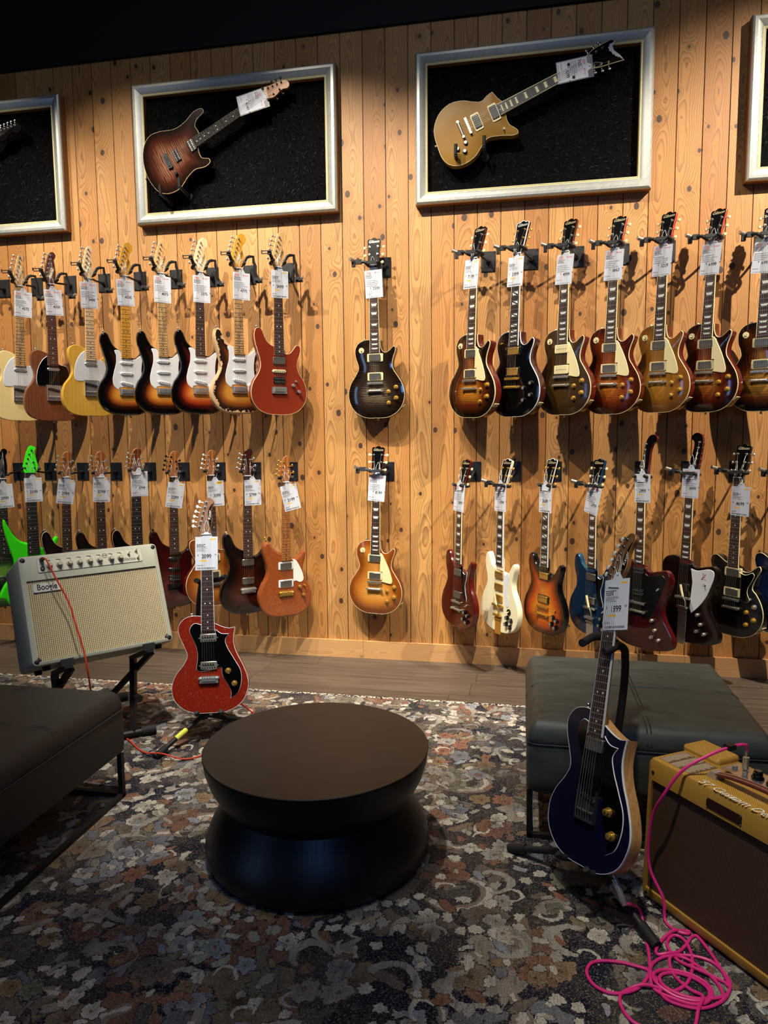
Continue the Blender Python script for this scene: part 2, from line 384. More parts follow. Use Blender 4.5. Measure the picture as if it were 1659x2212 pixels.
# ------------------------------------------------------------------ rug
def rugmat():
    n = NT('distressed_floral_rug'); o = n.obj(); s0 = n.sep(o)
    wob = n.noise(o, 26, 3, .6); wv = n.vm('SUBTRACT', wob[1], (.5, .5, .5))
    wob2 = n.noise(o, 6, 2); wv2 = n.vm('SUBTRACT', wob2[1], (.5, .5, .5))
    P = n.vm('ADD', n.vm('ADD', o, n.vm('MULTIPLY', wv, (.03, .03, 0))), n.vm('MULTIPLY', wv2, (.05, .05, 0)))
    NAVY = lin('#0d1224'); TAUPE = lin('#6e6257'); CR = lin('#c4bcac'); GR = lin('#8f9298'); TER = lin('#8f5c44'); TAN = lin('#97764f'); PAL = lin('#a29c90'); SAGE = lin('#6b6a5a')
    hz = n.m_('SUBTRACT', n.noise(o, 300, 2, .7)[0], .5); hz2 = n.m_('SUBTRACT', n.noise(n.vm('ADD', o, (5, 1, 0)), 130, 3, .7)[0], .5)
    fuzz = n.m_('ADD', n.m_('MULTIPLY', hz, .7), n.m_('MULTIPLY', hz2, .5))
    base = n.mix(n.ramp(n.m_('ADD', n.noise(o, 3.0, 3, .6)[0], n.m_('MULTIPLY', fuzz, .35)), [(.46, (0, 0, 0)), (.56, (1, 1, 1))]), NAVY, lin('#3d3632'))
    pal = [(0, lin('#777a80')), (.17, TAUPE), (.34, PAL), (.48, lin('#8f6049')), (.58, lin('#7c6348')), (.72, lin('#5f564d')), (.9, CR)]
    pal2 = [(0, CR), (.22, lin('#8f6049')), (.36, GR), (.52, lin('#877050')), (.68, PAL), (.86, SAGE)]
    def flower(c, sc, seed, nmin, size, p, thr=0.0, rings=True, ell=1.0, inner=None):
        q = n.vm('ADD', n.vm('MULTIPLY', P, (sc, sc, 0)), (seed, seed*1.7, 0))
        v = n.vor(q, 1, .85); d = n.sep(n.vm('SUBTRACT', q, v[2])); r = n.sep(v[1])
        a0 = n.m_('MULTIPLY', r[2], 6.28)
        ca, sa = n.m_('COSINE', a0), n.m_('SINE', a0)
        ex = n.m_('ADD', n.m_('MULTIPLY', d[0], ca), n.m_('MULTIPLY', d[1], sa))
        ey = n.m_('MULTIPLY', n.m_('SUBTRACT', n.m_('MULTIPLY', d[1], ca), n.m_('MULTIPLY', d[0], sa)), ell)
        rad = n.m_('SQRT', n.m_('ADD', n.m_('MULTIPLY', ex, ex), n.m_('MULTIPLY', ey, ey)))
        ang = n.m_('ARCTAN2', ey, ex)
        k = n.m_('ADD', nmin, n.m_('FLOOR', n.m_('MULTIPLY', r[1], 4)))
        pet = n.m_('ADD', .8, n.m_('MULTIPLY', n.m_('ABSOLUTE', n.m_('SINE', n.m_('MULTIPLY', ang, n.m_('MULTIPLY', k, .5)))), .34))
        rr = n.m_('DIVIDE', rad, n.m_('MULTIPLY', pet, n.m_('MULTIPLY', size, n.m_('ADD', .65, n.m_('MULTIPLY', r[1], .5)))))
        rr = n.m_('ADD', rr, n.m_('MULTIPLY', fuzz, .62)); on = n.m_('GREATER_THAN', r[0], thr)
        col = n.ramp(n.m_('FRACT', n.m_('MULTIPLY', n.m_('ADD', r[0], r[2]), 7.3)), p, 'CONSTANT')
        if rings:
            shade = n.ramp(rr, [(0, (.03, .03, .05)), (.13, (.35, .16, .09)), (.3, (1, 1, 1)), (.5, (.55, .55, .58)), (.56, (1, 1, 1)), (.84, (.9,)*3), (.9, (1.25,)*3), (1, (1.25,)*3)])
            col = n.mix(.85, col, n.mix(1, col, shade, 'MULTIPLY'))
        rim = n.m_('MULTIPLY', on, n.m_('LESS_THAN', rr, 1.12))
        c = n.mix(rim, c, NAVY)
        return n.mix(n.m_('MULTIPLY', on, n.m_('LESS_THAN', rr, 1.0)), c, col)
    def scroll(c, sc, seed, size, wd, col, thr, open_=-.2):
        q = n.vm('ADD', n.vm('MULTIPLY', P, (sc, sc, 0)), (seed, seed*1.7, 0))
        v = n.vor(q, 1, .9); d = n.sep(n.vm('SUBTRACT', q, v[2])); r = n.sep(v[1])
        rad = n.m_('SQRT', n.m_('ADD', n.m_('MULTIPLY', d[0], d[0]), n.m_('MULTIPLY', n.m_('MULTIPLY', d[1], d[1]), n.m_('ADD', .7, r[1]))))
        ang = n.m_('ARCTAN2', d[1], d[0]); ph = n.m_('COSINE', n.m_('ADD', ang, n.m_('MULTIPLY', r[2], 6.28)))
        tgt = n.m_('MULTIPLY', size, n.m_('ADD', .82, n.m_('MULTIPLY', ph, .18)))
        dd = n.m_('ADD', n.m_('ABSOLUTE', n.m_('SUBTRACT', rad, tgt)), n.m_('MULTIPLY', fuzz, wd*1.1))
        w2 = n.m_('MULTIPLY', wd, n.m_('ADD', .55, n.m_('MULTIPLY', ph, .55)))
        k = n.m_('MULTIPLY', n.m_('LESS_THAN', dd, w2), n.m_('MULTIPLY', n.m_('GREATER_THAN', ph, open_), n.m_('GREATER_THAN', r[0], thr)))
        return n.mix(k, c, col)
    palB = [(0, lin('#6d6055')), (.3, lin('#4d4843')), (.45, lin('#7d6a55')), (.62, lin('#7c5642')), (.74, lin('#6f7076')), (.88, lin('#958b7c'))]
    c = flower(base, 7.5, 4.1, 2, .46, palB, .45, False, 2.3)
    c = flower(c, 3.3, 2.7, 7, .44, palB, .45, True)
    c = scroll(c, 3.1, 9.0, .36, .075, lin('#85776a'), .25)
    c = scroll(c, 3.1, 9.0, .36, .028, CR, .25)
    c = flower(c, 6.5, 11.3, 5, .42, palB, .5, True)
    c = flower(c, 9, 21.3, 2, .46, palB, .5, False, 3.0)
    c = flower(c, 11, 1.3, 5, .40, pal2, .55, True)
    c = scroll(c, 5.0, 3.0, .36, .06, PAL, .4, .0)
    c = flower(c, 16, 8.6, 3, .42, pal2, .6, False, 2.2)
    c = scroll(c, 10, 13.0, .34, .05, CR, .72, .0)
    c = flower(c, 24, 5.5, 5, .40, [(0, CR), (.3, PAL), (.5, lin('#845a45')), (.7, CR)], .82, False)
    reg = n.noise(n.vm('ADD', o, (2.2, 4.1, 0)), 2.1, 3, .6)[0]
    c = n.mix(n.m_('MULTIPLY', n.ramp(n.m_('ADD', reg, n.m_('MULTIPLY', fuzz, .2)), [(.52, (0, 0, 0)), (.62, (1, 1, 1))]), .5), c, lin('#51473d'))
    c = n.mix(n.m_('MULTIPLY', n.ramp(n.m_('ADD', reg, n.m_('MULTIPLY', fuzz, .2)), [(.36, (1, 1, 1)), (.44, (0, 0, 0))]), .55), c, NAVY)
    # woven heather, worn streaks along the pile
    th = n.noise(n.vm('MULTIPLY', o, (1, .6, 1)), 330, 3, .75)[0]
    c = n.mix(n.m_('MULTIPLY', n.ramp(th, [(.46, (0, 0, 0)), (.56, (1, 1, 1))]), .8), c, n.mix(.62, c, lin('#0d0f18')))
    th2 = n.noise(n.vm('ADD', o, (3, 7, 0)), 260, 3, .75)[0]
    c = n.mix(n.m_('MULTIPLY', n.ramp(th2, [(.54, (0, 0, 0)), (.62, (1, 1, 1))]), .6), c, lin('#9a8d7b'))
    stn = n.noise(n.xyz(n.m_('MULTIPLY', s0[0], 75), n.m_('MULTIPLY', s0[1], 5), 0), 1, 3, .7)[0]
    wear = n.noise(o, 2.3, 2)[0]
    c = n.mix(n.m_('MULTIPLY', n.ramp(stn, [(.5, (0, 0, 0)), (.68, (1, 1, 1))]), n.m_('MULTIPLY', wear, 1.1)), c, n.mix(.35, lin('#3f3833'), c))
    st2 = n.noise(n.xyz(n.m_('MULTIPLY', s0[0], 95), n.m_('MULTIPLY', s0[1], 9), 4), 1, 3, .7)[0]
    c = n.mix(n.m_('MULTIPLY', n.ramp(st2, [(.58, (0, 0, 0)), (.68, (1, 1, 1))]), .45), c, NAVY)
    # border strip at the far end
    edge = n.m_('GREATER_THAN', s0[1], -.672)
    c = n.mix(n.m_('MULTIPLY', edge, .8), c, n.mix(n.m_('GREATER_THAN', n.noise(o, 90, 1)[0], .5), lin('#c8bca6'), NAVY))
    n.set(c, .95, 0, 0, .1); n.bump(th, .5, .003); return n.m
mb = MB(); mb.box((-1.1, -2.62, .003), (4.1, 3.94, .006))
tag(mb.build('area_rug', rugmat()), 'large distressed floral rug in navy, grey, cream and rust on the floor', 'rug')

# ------------------------------------------------------------------ picture frames
SIL = NT('brushed_silver_leaf'); _s = SIL.sep(SIL.obj())
_g = SIL.noise(SIL.xyz(SIL.m_('MULTIPLY', SIL.m_('ADD', _s[0], _s[2]), 14), 0, SIL.m_('MULTIPLY', SIL.m_('SUBTRACT', _s[0], _s[2]), 90)), 1, 4, .65)[0]
SIL.set(SIL.mix(_g, lin('#9c9d96'), lin('#cfd0c8')), SIL.m_('ADD', .3, SIL.m_('MULTIPLY', _g, .2)), .55)
SILVER = SIL.m; GILT = mat('#d6cc9c', .4, .2); FRAMEWOOD = mat('#8a5f35', .6)
GRASS = mat('#020203', .6, 0, 0, .16)
def frame(cx, label):
    W, H, cz = 1.24, .795, 3.006
    e = empty('picture_frame', label, 'picture frame', Matrix.Translation((cx, 0, cz)), 'silver frames along the top of the wall')
    def rect(i, y): a, b = W/2-i, H/2-i; return [Vector(p) for p in ((-a, y, -b), (a, y, -b), (a, y, b), (-a, y, b))]
    prof = [(0, -.001, 1), (0, -.05, 1), (.004, -.058, 0), (.012, -.064, 0), (.026, -.066, 0), (.042, -.06, 0), (.056, -.05, 0), (.06, -.048, 2), (.063, -.05, 2), (.068, -.046, 2), (.068, -.012, 1)]
    mb = MB(); mb.rings([rect(a, b) for a, b, c in prof], cap0=False, cap1=False, mats=[c for a, b, c in prof][1:])
    mb.build('moulding', [SILVER, FRAMEWOOD, GILT], e, 25)
    mb = MB(); mb.box((0, -.008, 0), (W-.13, .012, H-.13))
    bk = mb.build('backing_board', mat('#020203', .9, 0, 0, .1), e)
    mb = MB(); rnd = random.Random(int(cx*100)+900)
    for i in range(2600):
        x = rnd.uniform(-W/2+.075, W/2-.075); z = rnd.uniform(-H/2+.075, H/2-.075); a = rnd.uniform(0, 6.28); l = rnd.uniform(.012, .03)
        t = rnd.uniform(.3, 1.2); d = Vector((math.cos(a)*math.cos(t), -math.sin(t), math.sin(a)*math.cos(t))); w_ = Vector((-math.sin(a), 0, math.cos(a)))*.0016
        p = Vector((x, -.014, z)); q = p+d*l*.6; e2 = q+(d*.6+Vector((0, .25, -.4)))*l*.5
        mb.add([p-w_, p+w_, q+w_*.8, q-w_*.8, e2], [(0, 1, 2, 3), (3, 2, 4)])
    bl = mb.build('black_grass', GRASS, e); bl['kind'] = 'stuff'
    return e
frame(-3.385, 'large silver frame with black grass panel, cut off by the left edge')
frame(-1.67, 'large silver frame around the brown burst guitar on black grass')
frame(.015, 'large silver frame around the gold guitar on black grass')
frame(1.712, 'large silver frame cut off by the right edge')

# ------------------------------------------------------------------ guitars: outlines in mm, x right, z up from the strap end
LOWER = [(0, 0), (70, 5), (125, 36), (157, 86), (164, 138), (150, 192), (122, 238)]
LOWL = [(-122, 238), (-150, 195), (-164, 140), (-157, 88), (-125, 37), (-70, 5)]
BODY = dict(
 LP=LOWER+[(99, 275), (95, 300), (101, 335), (113, 368), (116, 390), (107, 399), (92, 388), (75, 373), (57, 366), (40, 374), (30, 398), (27, 436, 1), (-28, 440, 1), (-70, 436), (-103, 418), (-120, 384), (-117, 342), (-106, 308), (-101, 280)]+LOWL,
 ST=[(0, 0), (70, 5), (125, 33), (156, 82), (161, 135), (146, 185), (119, 228), (107, 262), (110, 300), (122, 335), (127, 364), (119, 384), (104, 384), (86, 362), (66, 340), (46, 333), (30, 338, 1), (-28, 372, 1), (-46, 380), (-66, 397), (-83, 428), (-95, 456), (-110, 469), (-128, 463), (-138, 436), (-136, 400), (-123, 350), (-109, 302), (-105, 265), (-119, 222), (-146, 180), (-161, 130), (-156, 80), (-125, 32), (-70, 5)],
 TE=[(0, 0), (80, 3), (135, 28), (161, 80), (162, 135), (146, 185), (118, 226), (106, 260), (109, 292), (123, 325), (131, 352), (122, 374), (104, 373), (85, 353), (65, 336), (45, 330), (30, 338, 1), (-28, 393, 1), (-52, 404), (-85, 410), (-112, 396), (-122, 365), (-116, 325), (-104, 287), (-102, 256), (-117, 221), (-147, 180), (-162, 130), (-160, 80), (-135, 28), (-80, 3)],
 SG=[(0, 0), (80, 8), (138, 42), (165, 100), (163, 155), (140, 208), (117, 248), (110, 288), (119, 328), (130, 362), (130, 386), (116, 394), (100, 377), (82, 348), (60, 328), (30, 332, 1), (-30, 345, 1), (-58, 358), (-80, 384), (-94, 415), (-108, 431), (-124, 422), (-134, 388), (-129, 342), (-115, 300), (-112, 265), (-130, 225), (-155, 180), (-168, 130), (-160, 70), (-120, 24), (-60, 2)],
 FB=[(0, 0), (60, 2), (140, 14), (205, 40), (214, 80), (185, 130), (155, 175), (142, 218), (150, 262), (170, 310), (186, 362), (183, 405), (160, 428), (110, 420), (60, 408), (30, 428, 1), (-30, 448, 1), (-80, 456), (-125, 440), (-146, 405), (-140, 350), (-122, 300), (-116, 240), (-130, 180), (-150, 130), (-165, 80), (-150, 36), (-100, 10), (-50, 1)],
 DC=LOWER+[(100, 262), (108, 300), (128, 340), (140, 368), (131, 384), (108, 370), (84, 350), (55, 344), (30, 352, 1), (-28, 376, 1), (-50, 382), (-76, 398), (-106, 414), (-130, 406), (-137, 372), (-121, 322), (-102, 280)]+LOWL,
 VA=[(0, 0), (75, 4), (130, 33), (161, 88), (161, 140), (141, 195), (116, 245), (109, 285), (118, 327), (127, 366), (120, 390), (103, 386), (85, 361), (60, 346), (30, 352, 1), (-28, 386, 1), (-50, 396), (-74, 420), (-94, 445), (-114, 452), (-133, 432), (-136, 396), (-123, 340), (-112, 292), (-118, 250), (-145, 200), (-165, 145), (-160, 90), (-130, 34), (-75, 4)],
 KA=[(0, 0), (80, 5), (142, 42), (170, 105), (167, 150), (148, 202), (122, 255), (110, 300), (111, 335), (117, 368, 1), (92, 364), (62, 372), (32, 386, 1), (-28, 421, 1), (-62, 425), (-105, 414), (-132, 380), (-128, 340), (-109, 295), (-94, 250), (-111, 213), (-145, 170), (-163, 120), (-155, 65), (-115, 22), (-60, 2)],
 NE=[(0, 0), (70, 10), (130, 28), (165, 15), (160, 70), (140, 130), (112, 190), (95, 240), (100, 300), (122, 360), (140, 425), (128, 432), (100, 400), (70, 372), (32, 372, 1), (-32, 405, 1), (-60, 415), (-95, 450), (-125, 505), (-148, 550), (-152, 520), (-140, 440), (-120, 360), (-105, 300), (-105, 250), (-130, 200), (-165, 150), (-185, 90), (-160, 80), (-130, 40), (-70, 12)],
 CA=[(10, 0), (85, 0), (134, 24), (162, 85), (154, 160), (124, 208), (101, 253), (117, 312), (150, 384), (148, 406), (128, 405), (88, 380), (55, 378), (31, 384, 1), (-27, 396, 1), (-52, 380), (-103, 362, 1), (-99, 333), (-87, 294), (-106, 254), (-137, 207), (-154, 140), (-132, 69), (-70, 15)],
 SA=[(0, 10), (60, 14), (108, 28), (148, 68), (163, 150), (134, 222), (122, 281), (140, 337), (134, 376), (116, 380), (85, 344), (46, 346), (31, 352, 1), (-28, 392, 1), (-52, 395), (-82, 392), (-106, 418), (-122, 474), (-142, 472), (-153, 428), (-134, 350), (-134, 280), (-172, 190), (-182, 130), (-156, 78), (-90, 32)])
HEAD = dict(
 GI=mir([(0, 174), (10, 171), (18, 164), (28, 167), (37, 162), (38, 150), (35, 110), (33, 60), (32, 42), (24, 16), (21.5, 0, 1)]),
 ST=[(-21, 0, 1), (-23, 10), (-35, 24), (-33, 42), (0, 165), (10, 180), (28, 188), (46, 179), (53, 160), (48, 141), (37, 129), (30, 113), (33, 90), (40, 70), (42, 48), (35, 25), (24, 9), (21, 0, 1)],
 TE=[(-21, 0, 1), (-23, 10), (-33, 24), (-31, 42), (-2, 168), (8, 181), (24, 182), (35, 168), (32, 150), (25, 138), (28, 118), (32, 80), (32, 45), (29, 24), (22, 8), (21, 0, 1)],
 MM=[(-21, 0, 1), (-24, 10), (-37, 24), (-33, 44), (-16, 122), (-4, 142), (15, 150), (32, 142), (35, 125), (27, 106), (28, 82), (35, 55), (33, 30), (23, 9), (21, 0, 1)],
 KA=[(-21, 0, 1), (-26, 12), (-45, 30), (-11, 158), (6, 172), (24, 164), (31, 151), (22, 128), (18, 104), (24, 76), (22, 50), (15, 30), (19, 14), (21, 0, 1)],
 FL=[(-21, 0, 1), (-23, 20), (-18, 90), (-8, 170), (-14, 196), (-30, 206), (-30, 222), (-10, 238), (16, 236), (33, 222), (40, 195), (38, 110), (34, 40), (24, 12), (21, 0, 1)],
 FR=[(21, 0, 1), (25, 20), (28, 90), (30, 160), (38, 190), (58, 205), (60, 222), (40, 238), (15, 234), (2, 218), (-8, 190), (-16, 110), (-28, 30), (-24, 12), (-21, 0, 1)],
 VV=[(-21, 0, 1), (-28, 20), (-52, 75), (-60, 130), (-71, 232, 1), (-45, 190), (-26, 165), (-8, 170), (22, 188), (56, 207, 1), (50, 150), (40, 60), (24, 14), (21, 0, 1)],
 NE=[(-24, 0, 1), (-46, 12), (-40, 30), (-8, 140), (6, 160), (24, 158), (38, 146), (30, 128), (34, 90), (44, 40), (44, 24), (26, 0, 1)])
TUN = dict(GI=[(-22, 35, -1), (-23, 78, -1), (-24, 121, -1), (22, 35, 1), (23, 78, 1), (24, 121, 1)],
 ST=[(-21+k*6.3, 38+k*24, -1) for k in range(6)], TE=[(-19+k*5.2, 38+k*25, -1) for k in range(6)],
 MM=[(-22+k*4.6, 36+k*26, -1) for k in range(4)]+[(22, 48, 1), (19, 88, 1)], KA=[(-31+k*5.8, 36+k*23, -1) for k in range(6)],
 FL=[(10+k*2.6, 45+k*29, 1) for k in range(6)], FR=[(-14+k*2.6, 45+k*29, -1) for k in range(6)],
 VV=[(-30, 50, -1), (-36, 88, -1), (-41, 126, -1), (28, 50, 1), (33, 88, 1), (38, 126, 1)],
 NE=[(-26, 30, 0), (-17, 56, 0), (-8, 82, 0), (0, 108, 0), (24, 30, 0), (20, 62, 0), (14, 132, 0)])
def body_mesh(poly, yf, th, arch, bev):
    """front face y=yf at the rim, domed forward by arch; returns MB with mats 0 top, 1 side, 2 back and edge distances"""
    P = np.array(poly); n = len(poly)
    ins = inset(poly, bev) if bev > 1e-4 else poly
    import mathutils
    A = np.array(ins); B = np.roll(A, -1, 0); D = B-A; L2 = (D**2).sum(1)+1e-12
    def dist(q):
        t = np.clip(((q-A)*D).sum(1)/L2, 0, 1); return math.sqrt((((A+D*t[:, None])-q)**2).sum(1).min())
    x0, z0 = A.min(0); x1, z1 = A.max(0); pts = [Vector(p) for p in ins]
    from_in = []
    gs = .0125
    for i, gx in enumerate(np.arange(x0, x1, gs)):
        for gz in np.arange(z0+(i % 2)*gs*.5, z1, gs):
            c = ((A[:, 1] > gz) != (B[:, 1] > gz)) & (gx < (B[:, 0]-A[:, 0])*(gz-A[:, 1])/(B[:, 1]-A[:, 1]+1e-15)+A[:, 0])
            if c.sum() % 2 and dist(np.array((gx, gz))) > .006: pts.append(Vector((gx, gz)))
    vs, es, fs, *_ = geometry.delaunay_2d_cdt(pts, [], [list(range(n))], 1, 1e-6)
    mb = MB(); edge = []
    back = inset(poly, bev*.8)
    R = [[Vector((x, yf+th, z)) for x, z in back], [Vector((x, yf+th-bev*.8, z)) for x, z in poly], [Vector((x, yf+bev, z)) for x, z in poly]]
    ms = [1, 1]
    if bev > 1e-4:
        R += [[Vector((x, yf+bev*.3, z)) for x, z in inset(poly, bev*.3)], [Vector((x, yf, z)) for x, z in ins]]; ms += [3, 3]
    mb.rings(R, 1, mats=ms, cap1=False); mb.m[:] = [0 if q == 3 else q for q in mb.m]
    edge += [0]*len(mb.v)
    b = len(mb.v)
    for v in vs:
        d = dist(np.array(v)); k = min(1, d/.085); mb.v.append(Vector((v.x, yf-arch*(1-(1-k)**2), v.y))); edge.append(d+bev)
    for f in fs:
        f = list(f); a, c, e = (vs[f[0]], vs[f[1]], vs[f[2]])
        if (c-a).cross(e-a) < 0: f.reverse()
        mb.f.append([b+i for i in f]); mb.m.append(0)
    return mb, edge
BM = {}
def body_obj(kind, yf, th, arch, bev, top, side, parent, scalex=1):
    k = (kind, yf, th, arch, bev)
    if k not in BM: BM[k] = body_mesh(spline(mm(BODY[kind])), yf, th, arch, bev)
    mb, edge = BM[k]
    o = mb.build('body', [top, side], parent, 40)
    a = o.data.attributes.new('edge', 'FLOAT', 'POINT'); a.data.foreach_set('value', edge)
    return o
def ring_strip(poly, y0, y1, inn, out, m, name, parent):
    """binding: a band wrapping the front rim"""
    a = inset(poly, -out); b = inset(poly, inn)
    R = [[Vector((x, y1, z)) for x, z in poly], [Vector((x, y1, z)) for x, z in a], [Vector((x, y0+.001, z)) for x, z in a], [Vector((x, y0-.0006, z)) for x, z in poly], [Vector((x, y0-.0006, z)) for x, z in b], [Vector((x, y0+.0015, z)) for x, z in b]]
    mb = MB(); mb.rings(R, cap0=False, cap1=False); return mb.build(name, m, parent)
def at_arch(x, z, spec):
    return spec['yf']-spec['arch']*.92
V = Vector
def pickup(kind, x, z, y, parent, ring=None, cover=None, rot=0, poles=None):
    M = Matrix.Translation((x*.001, y, z*.001)) @ Matrix.Rotation(rot, 4, 'Y')
    def rr(w, h, r): return spline(mm([(-w/2+r, -h/2), (w/2-r, -h/2), (w/2, -h/2+r), (w/2, h/2-r), (w/2-r, h/2), (-w/2+r, h/2), (-w/2, h/2-r), (-w/2, -h/2+r)]), .004)
    def flatrr(w, h, r): return mm([(-w/2+r, -h/2), (w/2-r, -h/2), (w/2, -h/2+r), (w/2, h/2-r), (w/2-r, h/2), (-w/2+r, h/2), (-w/2, h/2-r), (-w/2, -h/2+r)])
    mb = MB(); mb.M = M
    if kind == 'hb':
        mb.prism(flatrr(69, 37, 3), -.005, .012, 0, bev=.0015)
        for i in range(6): mb.cyl((-.026+i*.0104, -.0044, .0095), (-.026+i*.0104, -.0062, .0095), .0021, seg=8, m=1)
        mats = [(COVER if cover in (None, NICKEL, CHROME) else cover), poles or mat('#5b5850', .3, .8)]
    elif kind == 'open':
        mb.prism(flatrr(66, 17, 2), -.005, .012, 0, bev=.001); mb.M = M @ Matrix.Translation((0, 0, .018)); mb.prism(flatrr(66, 17, 2), -.005, .012, 0, bev=.001); mb.M = M
        for i in range(6):
            for d in (0, .018): mb.cyl((-.026+i*.0104, -.0044, d), (-.026+i*.0104, -.0058, d), .0024, seg=8, m=1)
        mats = [cover or BLACK, CHROME]
    elif kind == 'sc':
        mb.prism(flatrr(82, 18, 8), -.001, .012, 0, bev=.001); mb.prism(flatrr(70, 15, 7), -.0055, 0, 0, bev=.0015)
        for i in range(6): mb.cyl((-.026+i*.0104, -.005, 0), (-.026+i*.0104, -.0068, 0), .0025, seg=8, m=1)
        mats = [cover or WHITE, mat('#6a665e', .35, .7)]
    elif kind == 'p90':
        mb.prism(flatrr(86, 44, 4), -.005, .012, 0, bev=.002)
        for i in range(6): mb.cyl((-.026+i*.0104, -.0044, 0), (-.026+i*.0104, -.006, 0), .0026, seg=8, m=1)
        mats = [cover or CREAM, NICKEL]
    elif kind == 'tn':
        mb.prism(flatrr(72, 17, 7), -.004, .012, 0, bev=.002); mats = [cover or CHROME]
    elif kind == 'gt':     # ornate gold-foil style
        mb.prism(flatrr(72, 34, 3), -.004, .012, 0, bev=.002)
        for i in range(6): mb.cyl((-.027+i*.0108, -.003, -.010), (-.027+i*.0108, -.007, -.010), .003, seg=8, m=1)
        for i in range(5): mb.prism([(-.028+i*.011, .001), (-.020+i*.011, .001), (-.024+i*.011, .012)], -.0062, -.003, 1)
        for sx in (-1, 1): mb.cyl((sx*.040, .001, 0), (sx*.040, -.004, 0), .003, m=0)
        mats = [NICKEL, mat('#a58e55', .25, 1)]
    o = mb.build('pickup', mats, parent)
    if ring is not None:
        mr = MB(); mr.M = M; mr.prism(flatrr(91, 46, 4), -.0005, .012, 0, bev=.001)
        for sx in (-1, 1):
            for sz in (-1, 1): mr.cyl((sx*.0405, -.0004, sz*.018), (sx*.0405, -.0015, sz*.018), .0018, seg=8, m=1)
        mr.build('pickup_ring', [ring, NICKEL], o)
    return o
def knob(x, z, y, parent, kind='hat', m=None):
    mb = MB(); x *= .001; z *= .001
    if kind == 'hat':
        mb.cyl((x, y, z), (x, y-.016, z), .0125, seg=16, prof=[(0, .0135), (.3, .0125), (.32, .0095), (.95, .0085), (1, .007)]); mats = [m or mat('#b98d3a', .25, .35, .4), GOLD]
        mb.cyl((x, y-.016, z), (x, y-.0165, z), .006, seg=12, m=1)
    elif kind == 'refl':
        mb.cyl((x, y, z), (x, y-.015, z), .0125, seg=16, prof=[(0, .0135), (.25, .0125), (.3, .0105), (1, .0098)]); mb.cyl((x, y-.015, z), (x, y-.0156, z), .0085, seg=12, m=1); mats = [m or BLACK, mat('#a8a69f', .3, .7)]
    elif kind == 'metal':
        mb.cyl((x, y, z), (x, y-.017, z), .009, seg=16, prof=[(0, .0092), (.75, .0095), (1, .0075)]); mats = [m or CHROME]
    else:
        mb.cyl((x, y, z), (x, y-.014, z), .011, seg=16, prof=[(0, .0125), (.25, .012), (.3, .009), (1, .0085)]); mats = [m or WHITE]
    return mb.build('knob', mats, parent)
